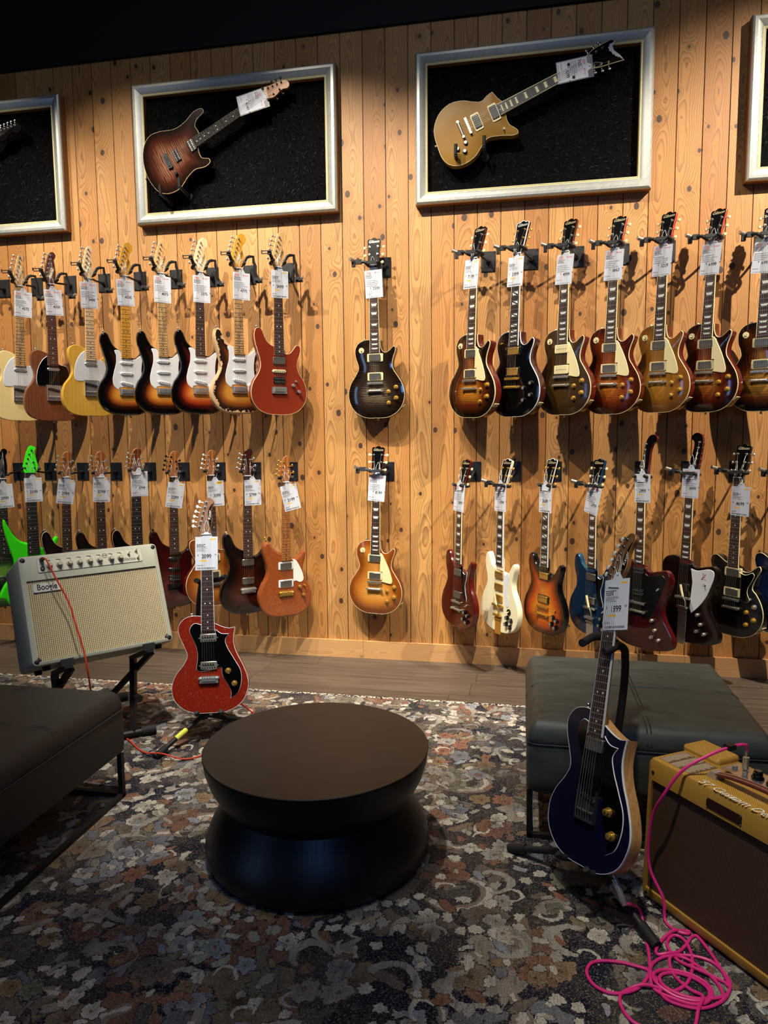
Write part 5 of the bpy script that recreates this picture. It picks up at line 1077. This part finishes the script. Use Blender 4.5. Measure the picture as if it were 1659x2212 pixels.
lathe([(.338, 0), (.347, .004), (.357, .02), (.361, .042), (.358, .062), (.349, .088), (.336, .116), (.320, .144), (.303, .170), (.292, .187), (.1, .187)]).build('pedestal', tablebase(), e, 30)

# ------------------------------------------------------------------ combo amplifiers
def frame_from(o, R3): return Matrix(((R3[0][0], R3[0][1], R3[0][2], o[0]), (R3[1][0], R3[1][1], R3[1][2], o[1]), (R3[2][0], R3[2][1], R3[2][2], o[2]), (0, 0, 0, 1)))
def rotm(yaw, tilt):
    cy, sy, ct, st = math.cos(yaw), math.sin(yaw), math.cos(tilt), math.sin(tilt)
    return [[cy, -sy*ct, -sy*st], [sy, cy*ct, cy*st], [0, -st, ct]]
def rpoly(x0, z0, x1, z1, r, seg=5):
    P = []
    for cx, cz, t0 in ((x1-r, z1-r, 0), (x0+r, z1-r, 90), (x0+r, z0+r, 180), (x1-r, z0+r, 270)):
        for k in range(seg+1): t = math.radians(t0+90*k/seg); P.append((cx+r*math.cos(t), cz+r*math.sin(t)))
    return P
def cabinet(mb, W, H, D, hole, y0=0, r=.018, bev=.012, m=0):
    """box shell with a rounded front rim and a recessed rectangular opening in the front"""
    hx0, hz0, hx1, hz1 = hole; n = 6
    out = rpoly(0, 0, W, H, r, n)
    hol = rpoly(hx0, hz0, hx1, hz1, .004, n)
    L = lambda p, y: [V((x, y, z)) for x, z in p]
    mb.rings([L(inset(out, .006), D), L(out, D-.008), L(out, y0+bev), L(inset(out, bev*.3), y0+bev*.3), L(inset(out, bev), y0), L(hol, y0), L(hol, y0+.014)], m, cap1=False)
def grille(nm, kind):
    n = NT(nm); s = n.sep(n.obj())
    if kind == 'basket':
        p = .0078; u, v = n.m_('DIVIDE', s[0], p), n.m_('DIVIDE', s[2], p)
        fu, fv = n.m_('FRACT', u), n.m_('FRACT', v)
        gap = n.m_('MULTIPLY', n.m_('GREATER_THAN', fu, .58), n.m_('GREATER_THAN', fv, .58))
        over = n.m_('GREATER_THAN', fu, .58)
        c = n.mix(over, lin('#cfc19c'), lin('#a08c62')); c = n.mix(n.m_('MULTIPLY', n.m_('GREATER_THAN', fv, .58), .5), c, lin('#86703f'))
        n.set(n.mix(n.m_('MULTIPLY', gap, .9), c, lin('#231b10')), .8)
        h = n.m_('MULTIPLY', n.m_('SINE', n.m_('MULTIPLY', fu, 3.14)), n.m_('SINE', n.m_('MULTIPLY', fv, 3.14))); n.bump(h, .5, .002)
    else:
        u = n.m_('DIVIDE', s[2], .0052); f = n.m_('FRACT', u); q = n.m_('FRACT', n.m_('DIVIDE', s[0], .0021))
        on = n.m_('LESS_THAN', f, .16); nz = n.noise(n.xyz(n.m_('MULTIPLY', s[0], 60), 0, n.m_('MULTIPLY', s[2], 40)), 1, 2)[0]
        c = n.mix(n.m_('MULTIPLY', n.m_('LESS_THAN', q, .5), .5), lin('#2a1510'), lin('#1a0c0a'))
        n.set(n.mix(n.m_('MULTIPLY', on, n.m_('ADD', .35, n.m_('MULTIPLY', nz, .6))), c, lin('#a5814e')), .7)
    return n.m
def vinyl(nm, c):
    n = NT(nm); p = n.noise(n.obj(), 700, 2)[0]; n.set(lin(c), .5); n.bump(p, .2, .0006); return n.m
A1 = empty('guitar_amplifier', 'cream vinyl combo amplifier with woven tan grille tilted back on a stand', 'amplifier', frame_from((-1.922, -1.669, .427), rotm(math.radians(49.8), math.radians(21.4))))
W, H, D = .588, .46, .27
CV = vinyl('cream_vinyl', '#a6a795')
mb = MB(); cabinet(mb, W, H, D, (.022, .018, .566, .352), m=0, r=.02)
mb.build('cabinet', CV, A1, 40)
mb = MB(); mb.box((W/2, D-.001, H/2), (W-.04, .004, H-.04)); mb.build('back_panel', BLACKM, A1)
mb = MB(); mb.prism([(.020, .016), (.568, .016), (.568, .354), (.020, .354)], .007, .013, 0); mb.build('grille_cloth', grille('tan_basket_weave', 'basket'), A1)
mb = MB(); mb.prism(rpoly(.072, .381, .512, .442, .006), -.003, .004, 0, 1, .0012); cp = mb.build('control_panel', [mat('#c9c6b4', .35), NICKEL], A1)
for i, x in enumerate((.118, .158, .200, .241, .283, .324, .374, .414)):
    mb = MB(); mb.cyl((x, -.003, .411), (x, -.022, .411), .0125, seg=16, prof=[(0, .0135), (.3, .013), (.34, .0095), (1, .0085)]); mb.box((x+.004, -.0224, .416), (.0015, .002, .010), 1, None)
    mb.build('knob', [mat('#b9b39c', .4), WHITE], A1)
mb = MB()
for x, z in ((.0905, .436), (.090, .398)):
    mb.cyl((x, -.003, z), (x, -.008, z), .0085, seg=14, m=0); mb.cyl((x, -.008, z), (x, -.0085, z), .0045, seg=10, m=1)
mb.build('input_jack', [BLACKM, NICKEL], A1)
mb = MB()
for x, z in ((.452, .421), (.487, .432), (.491, .400)):
    mb.cyl((x, -.003, z), (x, -.007, z), .006, seg=10); mb.cyl((x, -.007, z), (x+.002, -.018, z+.005), .0025, .0035, 8)
mb.build('toggle_switch', CHROME, A1)
mb = MB(); mb.tube([(.348+.0095*math.cos(t*.4488), -.0032, .425+.0095*math.sin(t*.4488)) for t in range(14)], .0009, 5, closed=True); mb.box((.348, -.0032, .425), (.015, .0008, .002)); mb.build('logo_ring', INK, cp)
mb = MB()
for i, x in enumerate((.118, .158, .200, .241, .283, .324, .374, .414)): mb.box((x-.003, -.0034, .431), (.016, .0006, .0022)); mb.box((x+.004, -.0034, .4275), (.008, .0006, .0014))
mb.build('panel_print', INK, cp)
text('script_lettering', 'California', .020, INK, cp, (.440, -.0037, .397), 0, False, .35)
mb = MB(); mb.prism(rpoly(.044, .300, .152, .338, .004), .001, .007, 0, 1, .001); lg = mb.build('logo_plate', [mat('#d6d4c8', .3, .2), CHROME], A1)
text('logo_lettering', 'Boogie', .035, INK, lg, (.098, .0004, .320), 0, True, 0, .82)
for x, z in ((.008, .008), (W-.008, .008), (.008, H-.008), (W-.008, H-.008)):
    mb = MB(); sx = 1 if x < .1 else -1; sz = 1 if z < .1 else -1
    mb.ell((x+sx*.012, .013, z+sz*.012), (.0185, .0155, .0185), 0, 14, 10); mb.build('corner_protector', BLACKM, A1)
for x in (.06, .53):
    for y in (.05, .21): mb = MB(); mb.cyl((x, y, .002), (x, y, -.018), .017, .014, 12); mb.build('foot', RUBBER, A1)
mb = MB(); mb.tube(spline3([(.20, .13, H), (.21, .13, H+.018), (.294, .13, H+.028), (.378, .13, H+.018), (.388, .13, H)], 6), .008, 8); mb.build('handle', BLACKM, A1)

# stand below the cream amplifier
t = empty('amplifier_stand', 'black folding metal stand tilting the cream amplifier, with rubber-capped feet', 'amplifier stand', Matrix.Translation((-1.80, -1.35, .0062)))
inv = t.matrix_world.inverted(); AM = A1.matrix_world
wl = lambda x, y, z: inv @ (AM @ V((x, y, z)))
dW = V((.645, .764, 0))
fa, fb_ = V((-1.99, -1.575, .028)), V((-1.635, -1.275, .028)); ra, rb = V((-2.31, -1.30, .028)), V((-1.99, -.92, .028))
mb = MB(); mb.tube([inv @ fa, inv @ fb_], .015, 10); mb.build('front_foot_bar', BLACKM, t)
mb = MB(); mb.tube([inv @ ra, inv @ rb], .015, 10); mb.build('rear_foot_bar', BLACKM, t)
for p, q in ((fa, fb_), (ra, rb)):
    for a, b in ((p, q), (q, p)):
        d = (b-a).normalized(); mb = MB(); mb.cyl(inv @ (a-d*.012), inv @ (a+d*.05), .0215, seg=12); mb.build('rubber_cap', RUBBER, t)
for u in (.10, .44):
    a = fa+(fb_-fa)*(.2 if u < .2 else .82); b = ra+(rb-ra)*(.2 if u < .2 else .82)
    mb = MB(); mb.tube([inv @ a, wl(u+.02, .20, -.030)], .017, 4); mb.build('leg', BLACKM, t)
    mb = MB(); mb.tube([inv @ b, wl(u+.05, .04, -.030)], .017, 4); mb.build('leg', BLACKM, t)
    mb = MB(); mb.M = inv @ AM; mb.box((u+.03, .115, -.021), (.03, .25, .018)); mb.box((u+.03, -.006, -.006), (.05, .010, .03)); mb.build('support_arm', BLACKM, t)
mb = MB(); c = inv @ ((fa+(fb_-fa)*.82)*.5+AM @ V((.46, .20, -.03))*.5); mb.cyl(c, c+V((.05, -.035, 0)), .017, seg=12); mb.build('knob', BLACKM, t)

# tweed amplifier
def tweedmat():
    n = NT('tweed_cloth'); s = n.sep(n.obj())
    d = n.m_('ADD', n.m_('ADD', n.m_('MULTIPLY', s[0], 165), n.m_('MULTIPLY', s[2], 165)), n.m_('MULTIPLY', s[1], 165))
    f = n.m_('FRACT', d); w_ = n.m_('FRACT', n.m_('MULTIPLY', n.m_('SUBTRACT', s[0], s[2]), 420))
    on = n.ramp(f, [(0, (0, 0, 0)), (.16, (1, 1, 1)), (.7, (1, 1, 1)), (.86, (0, 0, 0))])
    c = n.mix(on, lin('#5e3c10'), lin('#c79a42')); c = n.mix(n.m_('MULTIPLY', n.m_('LESS_THAN', w_, .3), .35), c, lin('#7d5518'))
    big = n.noise(n.obj(), 9, 2)[0]
    n.set(n.mix(n.m_('MULTIPLY', big, .3), c, lin('#a5761f')), .4, 0, .25); n.bump(on, .25, .001); return n.m
A2 = empty('guitar_amplifier', 'yellow tweed combo amplifier with brown grille standing on the rug at right', 'amplifier', frame_from((.345, -2.075, .012), rotm(math.radians(-53.8), math.radians(2.1))))
W, H, D = .51, .412, .225
TW = tweedmat()
mb = MB(); cabinet(mb, W, H, D-.008, (.018, .028, W-.018, .348), m=0, r=.022, bev=.012); mb.build('cabinet', TW, A2, 40)
mb = MB(); mb.prism([(.016, .026), (W-.016, .026), (W-.016, .350), (.016, .350)], .008, .013, 0); mb.build('grille_cloth', grille('brown_striped_grille', 'stripe'), A2)
mb = MB(); mb.prism(rpoly(0, 0, .135, .030, .012), D-.07, D, 0, 0, .006)
mb.M = Matrix.Translation((.0, 0, H-.012)); mb.v.clear(); mb.f.clear(); mb.m.clear(); mb.prism(rpoly(.002, 0, .128, .028, .010), .13, .212, 0, 0, .008)
mb.build('top_shoulder', TW, A2, 40)
mb = MB(); mb.box((.325, .158, H+.0015), (.37, .07, .004)); cp = mb.build('control_panel', mat('#cfcbc0', .18, .9), A2)
for x in (.228, .272, .316, .360):
    mb = MB(); mb.cyl((x, .158, H+.003), (x, .158, H+.026), .015, seg=18, prof=[(0, .0165), (.25, .016), (.35, .0125), (.8, .012), (1, .009)]); mb.box((x, .145, H+.018), (.004, .012, .010)); mb.build('knob', GLOSSBLACK, A2)
mb = MB(); mb.cyl((.19, .158, H+.003), (.19, .158, H+.010), .0075, seg=14); mb.cyl((.158, .158, H+.003), (.158, .158, H+.010), .0075, seg=14); mb.build('input_jack', NICKEL, A2)
mb = MB()
R = []
hp = spline3([(.162, .066, H+.008), (.185, .064, H+.012), (.23, .064, H+.022), (.30, .064, H+.030), (.37, .064, H+.030), (.45, .064, H+.020), (.49, .064, H+.010)], 6)
for i, p in enumerate(hp):
    q = abs(i/(len(hp)-1)-.5)*2; w_ = .013-.004*q
    R.append([p+V((0, a*w_, b*.005)) for a, b in ((1, -.6), (1, .6), (.6, 1), (-.6, 1), (-1, .6), (-1, -.6), (-.6, -1), (.6, -1))])
mb.rings(R); h_ = mb.build('handle', mat('#5a1c18', .4), A2)
mb = MB()
for s in (-1, 1): mb.tube([p+V((0, s*.0075, .0052)) for p in hp[4:-3]], .0007, 4)
mb.build('stitching', mat('#c9a58a', .6), h_)
for x in (.175, .478): mb = MB(); mb.box((x, .064, H+.006), (.028, .034, .012)); mb.box((x, .064, H+.015), (.016, .030, .005)); mb.build('handle_cap', CHROME, A2)
def lbl(x0, y0, x1, y1):
    mb = MB(); mb.add([(x0, y0, H+.0006), (x1, y0, H+.0006), (x1, y1, H+.0006), (x0, y1, H+.0006)], [(0, 1, 2, 3)]); o = mb.build('warning_label', mat('#5c4636', .5), A2)
    mb = MB(); rnd = random.Random(5)
    for c in range(3):
        a = x0+.002+c*(x1-x0)/3; L = (x1-x0)/3-.005; y = y1-.004
        while y > y0+.002:
            l = L*rnd.uniform(.75, 1); x = a
            while x < a+l-.002:
                q = min(rnd.uniform(.003, .008), a+l-x); mb.add([(x, y-.0018, H+.0009), (x+q, y-.0018, H+.0009), (x+q, y, H+.0009), (x, y, H+.0009)], [(0, 1, 2, 3)]); x += q+.0009
            y -= .0034
    mb.build('label_print', mat('#c9b79a', .6), o)
lbl(.026, .016, .136, .118)
FLAT = Matrix.Translation((.330, .010, H+.0012)) @ Matrix.Rotation(-math.pi/2, 4, 'X')
text('script_lettering', "'57 Custom Deluxe-Amp", .036, mat('#ece7d8', .5), A2, (0, 0, 0), 0, False, .35, .9, M=FLAT)
FLAT = Matrix.Translation((.262, -.009, H+.0004)) @ Matrix.Rotation(-math.pi/2, 4, 'X')
text('script_lettering', 'Fender', .020, mat('#ece7d8', .5), A2, (0, 0, 0), 0, False, .35, M=Matrix.Translation((0, .014, .0008)) @ FLAT)
mb = MB(); mb.prism(rpoly(.203, .358, .308, .384, .002), -.0016, .001, 0, 0, .0006)
np_ = mb.build('name_plate', mat('#2e1613', .35, .2), A2)
text('plate_lettering', 'Deluxe', .017, mat('#4a2c26', .4, .3), np_, (.256, -.0019, .371), 0, False, .3)
mb = MB()
for x, z in ((.2055, .3605), (.3055, .3605), (.2055, .3815), (.3055, .3815)): mb.cyl((x, -.0014, z), (x, -.003, z), .0012, seg=8)
mb.build('plate_pin', CHROME, np_)
for x, z in ((.022, .372), (.022, .014)): mb = MB(); mb.cyl((x, .002, z), (x, -.002, z), .0042, seg=12); mb.build('grille_screw', BLACKM, A2)
for x in (.05, .46):
    for y in (.04, .18): mb = MB(); mb.cyl((x, y, .002), (x, y, -.012), .013, .011, 12); mb.build('foot', RUBBER, A2)

# ------------------------------------------------------------------ floor guitar stands
def gstand(key, label, hub, legs, cradle, pole_top):
    t = empty('guitar_stand', label, 'guitar stand', Matrix.Translation((hub[0], hub[1], .0062)))
    inv = t.matrix_world.inverted(); G = ROOT[key].matrix_world; L = lambda p: inv @ V(p); g = lambda x, y, z: inv @ (G @ V((x, y, z)))
    for a, lb in legs:
        mb = MB(); mb.tube([L(hub), L(a)], .011, 10); l_ = mb.build('leg', BLACKM, t)
        d = (V(a)-V(hub)).normalized(); mb = MB(); mb.cyl(L(V(a)-d*.05), L(V(a)+d*.012), .015, seg=12); mb.build('rubber_foot', RUBBER, l_)
        if lb:
            p, q = V(hub)+(V(a)-V(hub))*.40, V(hub)+(V(a)-V(hub))*.62; mb = MB(); mb.cyl(L(p), L(q), .0118, seg=12); mb.build('sticker', mat(lb, .5), l_)
    mb = MB(); mb.cyl(L(V(hub)-V((0, 0, .02))), L(V(hub)+V((0, 0, .05))), .017, seg=14); mb.build('hub', BLACKM, t)
    pts = [L(V(hub)+V((0, 0, .03)))]+pole_top(g, L)
    mb = MB(); mb.tube(spline3(pts, 6), .012, 10); mb.build('pole', BLACKM, t)
    for s in (-1, 1):
        mb = MB(); mb.tube(spline3([L(V(hub)+V((0, 0, .035))), g(s*cradle*.6, .055, -.012), g(s*cradle, .05, -.004), g(s*cradle, -.006, .0), g(s*cradle*1.02, -.02, .01)], 6), .0095, 10); mb.build('cradle_arm', RUBBER, t)
    return t, g
t, g = gstand('KR', 'black tripod stand holding the red sparkle guitar', (-1.40, -1.24, .10), [((-1.492, -1.50, .018), '#cfd34a'), ((-1.345, -1.06, .018), None), ((-1.20, -1.10, .018), None)], .052, lambda g, L: [L((-1.455, -1.13, .30)), L((-1.478, -1.105, .50)), g(-.045, .075, .55), g(-.03, .065, .56)])
mb = MB(); mb.tube(spline3([g(-.03, .065, .56), g(-.048, .05, .578), g(-.048, .01, .582), g(-.046, -.012, .580)], 6), .011, 10); mb.tube(spline3([g(-.03, .065, .56), g(.01, .06, .578), g(.052, .045, .584), g(.07, .0, .59), g(.085, -.012, .592)], 6), .011, 10); mb.build('neck_yoke', RUBBER, t)
t, g = gstand('KB', 'black tripod stand holding the dark blue guitar', (.20, -2.055, .105), [((-.022, -1.925, .018), None), ((.346, -2.29, .018), '#9a9b9f'), ((.34, -1.90, .018), None)], .058, lambda g, L: [L((.262, -1.985, .30)), L((.294, -1.955, .50)), L((.304, -1.95, .62)), L((.303, -1.953, .675))])
LW = lambda *p: t.matrix_world.inverted() @ V(p)
mb = MB(); mb.tube(spline3([LW(.303, -1.953, .67), LW(.301, -1.957, .694), LW(.288, -1.968, .711), LW(.268, -1.995, .716), LW(.250, -2.028, .715), LW(.232, -2.040, .713)], 6), .012, 10)
mb.tube(spline3([LW(.288, -1.960, .708), LW(.255, -1.930, .724), LW(.215, -1.945, .730), LW(.188, -1.985, .728), LW(.174, -2.010, .727)], 6), .012, 10); mb.build('neck_yoke', RUBBER, t)

# ------------------------------------------------------------------ instrument cables
def plug(p, d, parent, L=.06, m=NICKEL):
    mb = MB(); p, d = V(p), V(d).normalized(); mb.cyl(p, p+d*L, .0075, seg=12, prof=[(0, .0032), (.12, .0032), (.14, .0085), (.75, .0085), (1, .0062)]); return mb.build('plug', m, parent)
PINKF = [(0.330,-2.263),(0.327,-2.348),(0.315,-2.403),(0.286,-2.450),(0.247,-2.475),(0.208,-2.478),(0.178,-2.458),(0.167,-2.422),(0.181,-2.388),(0.214,-2.374),(0.257,-2.372),(0.293,-2.379),(0.315,-2.386),(0.331,-2.409),(0.331,-2.442),(0.347,-2.479),(0.409,-2.492),(0.463,-2.465),(0.497,-2.419),(0.503,-2.377),(0.479,-2.329),(0.430,-2.316),(0.372,-2.329),(0.333,-2.361),(0.318,-2.411),(0.321,-2.448),(0.355,-2.469),(0.398,-2.481),(0.431,-2.471),(0.454,-2.439),(0.446,-2.404),(0.410,-2.381),(0.363,-2.377),(0.329,-2.401),(0.329,-2.434),(0.365,-2.462),(0.412,-2.469),(0.441,-2.454),(0.447,-2.424),(0.422,-2.396),(0.380,-2.385),(0.344,-2.400),(0.344,-2.431),(0.375,-2.454),(0.419,-2.461),(0.471,-2.446),(0.478,-2.427),(0.470,-2.392),(0.434,-2.342),(0.407,-2.325),(0.380,-2.334),(0.373,-2.367),(0.382,-2.404),(0.407,-2.436),(0.428,-2.458),(0.41,-2.497),(0.397,-2.533),(0.385,-2.553),(0.350,-2.577),(0.297,-2.576),(0.258,-2.559),(0.238,-2.522),(0.239,-2.483),(0.264,-2.458),(0.289,-2.448),(0.313,-2.445),(0.353,-2.448),(0.374,-2.442),(0.404,-2.412),(0.427,-2.357),(0.435,-2.301),(0.427,-2.257),(0.404,-2.245),(0.382,-2.275),(0.383,-2.306),(0.398,-2.340),(0.429,-2.365),(0.486,-2.391),(0.497,-2.405),(0.500,-2.387),(0.490,-2.323),(0.478,-2.275),(0.470,-2.25),(0.462,-2.236),(0.448,-2.245),(0.430,-2.275),(0.404,-2.307),(0.376,-2.323),(0.351,-2.326),(0.350,-2.307),(0.370,-2.270),(0.402,-2.236),(0.430,-2.222),(0.448,-2.222),(0.442,-2.232),(0.420,-2.228),(0.398,-2.205)]
def cable(pts, r, m, label, cat='cable', ends=(), lift=True):
    pts = [V(p) for p in pts]
    if lift:      # every later pass lies on the ones below it
        for i, p in enumerate(pts):
            if p.z < .03:
                n = sum(1 for q in pts[:max(0, i-4)] if (q.xy-p.xy).length < .010)
                p.z += min(n, 3)*r*1.2
    P = spline3(pts, 6)
    e = empty('instrument_cable', label, cat, Matrix.Translation(pts[0]))
    inv = Matrix.Translation(-pts[0])
    mb = MB(); mb.tube([inv @ p for p in P], r, 8); mb.build('cord', m, e)
    return e, inv
PINK = mat('#d8297c', .45, nm='pink_cord'); ORANGE = mat('#c23a22', .45, nm='orange_cord')
J = ROOT['KB'].matrix_world; jk = J @ V((.105, .03, .018)); jd = V((.045, -.055, -.10)).normalized()
AW = A2.matrix_world; jt = AW @ V((.19, .158, .425))
up_ = [AW @ V(p) for p in ((.104, -.022, .050), (.062, -.030, .108), (.050, -.032, .170), (.061, -.034, .270), (.098, -.036, .350), (.130, -.010, .425), (.160, .050, .470), (.180, .115, .492), (.190, .150, .495), (.190, .158, .484), (.190, .158, .476))]
z0 = .0105
pts = [jk+jd*.075, V((.322, -2.20, .045))]+[V((x, y, z0)) for x, y in PINKF]+[V((.392, -2.185, .02))]+up_
e, inv = cable(pts, .0042, PINK, 'bright pink instrument cable coiled on the rug beside the tweed amplifier')
plug(inv @ (jk+jd*.004), jd, e, .075, NICKEL)
mb = MB(); p = inv @ jt; n_ = (AW.to_3x3() @ V((0, 0, 1))); mb.cyl(p-n_*.004, p+n_*.060, .007, seg=12, prof=[(0, .0032), (.06, .0032), (.08, .0085), (.6, .0085), (.62, .004), (1, .0035)]); mb.build('plug', NICKEL, e)
mb = MB(); c = inv @ (AW @ V((.176, .110, .490))); mb.box(c, (.020, .026, .014), 0, AW.to_3x3()); mb.build('cable_tie', BLACKM, e)
B1 = A1.matrix_world
pts = [B1 @ V((.0905, -.030, .434)), B1 @ V((.10, -.045, .425)), V((-1.905, -1.525, .772)), V((-1.848, -1.523, .662)), V((-1.812, -1.535, .569)), V((-1.778, -1.545, .476)), V((-1.755, -1.555, .38)), V((-1.775, -1.50, .2)), V((-1.80, -1.42, .06)), V((-1.79, -1.335, .012)), V((-1.765, -1.325, .0115)), V((-1.694, -1.373, .0115)), V((-1.572, -1.469, .0115)), V((-1.461, -1.516, .035)), V((-1.366, -1.500, .0115)), V((-1.29, -1.43, .0115)), V((-1.16, -1.30, .0115)), V((-1.12, -1.15, .0115)), V((-1.22, -1.10, .06)), V((-1.27, -1.16, .135)), V((-1.275, -1.185, .165))]
e, inv = cable(pts, .0036, ORANGE, 'orange-red instrument cable hanging from the cream amplifier down to the rug', lift=False)
plug(inv @ (B1 @ V((.0905, -.006, .434))), inv.to_3x3() @ (B1.to_3x3() @ V((0, -1, 0))), e, .028, BLACKM)
plug(inv @ V((-1.275, -1.185, .165)), V((-.0, -.03, .06)), e, .05, NICKEL)
for m_ in list(bpy.data.meshes):
    if m_.users == 0: bpy.data.meshes.remove(m_)
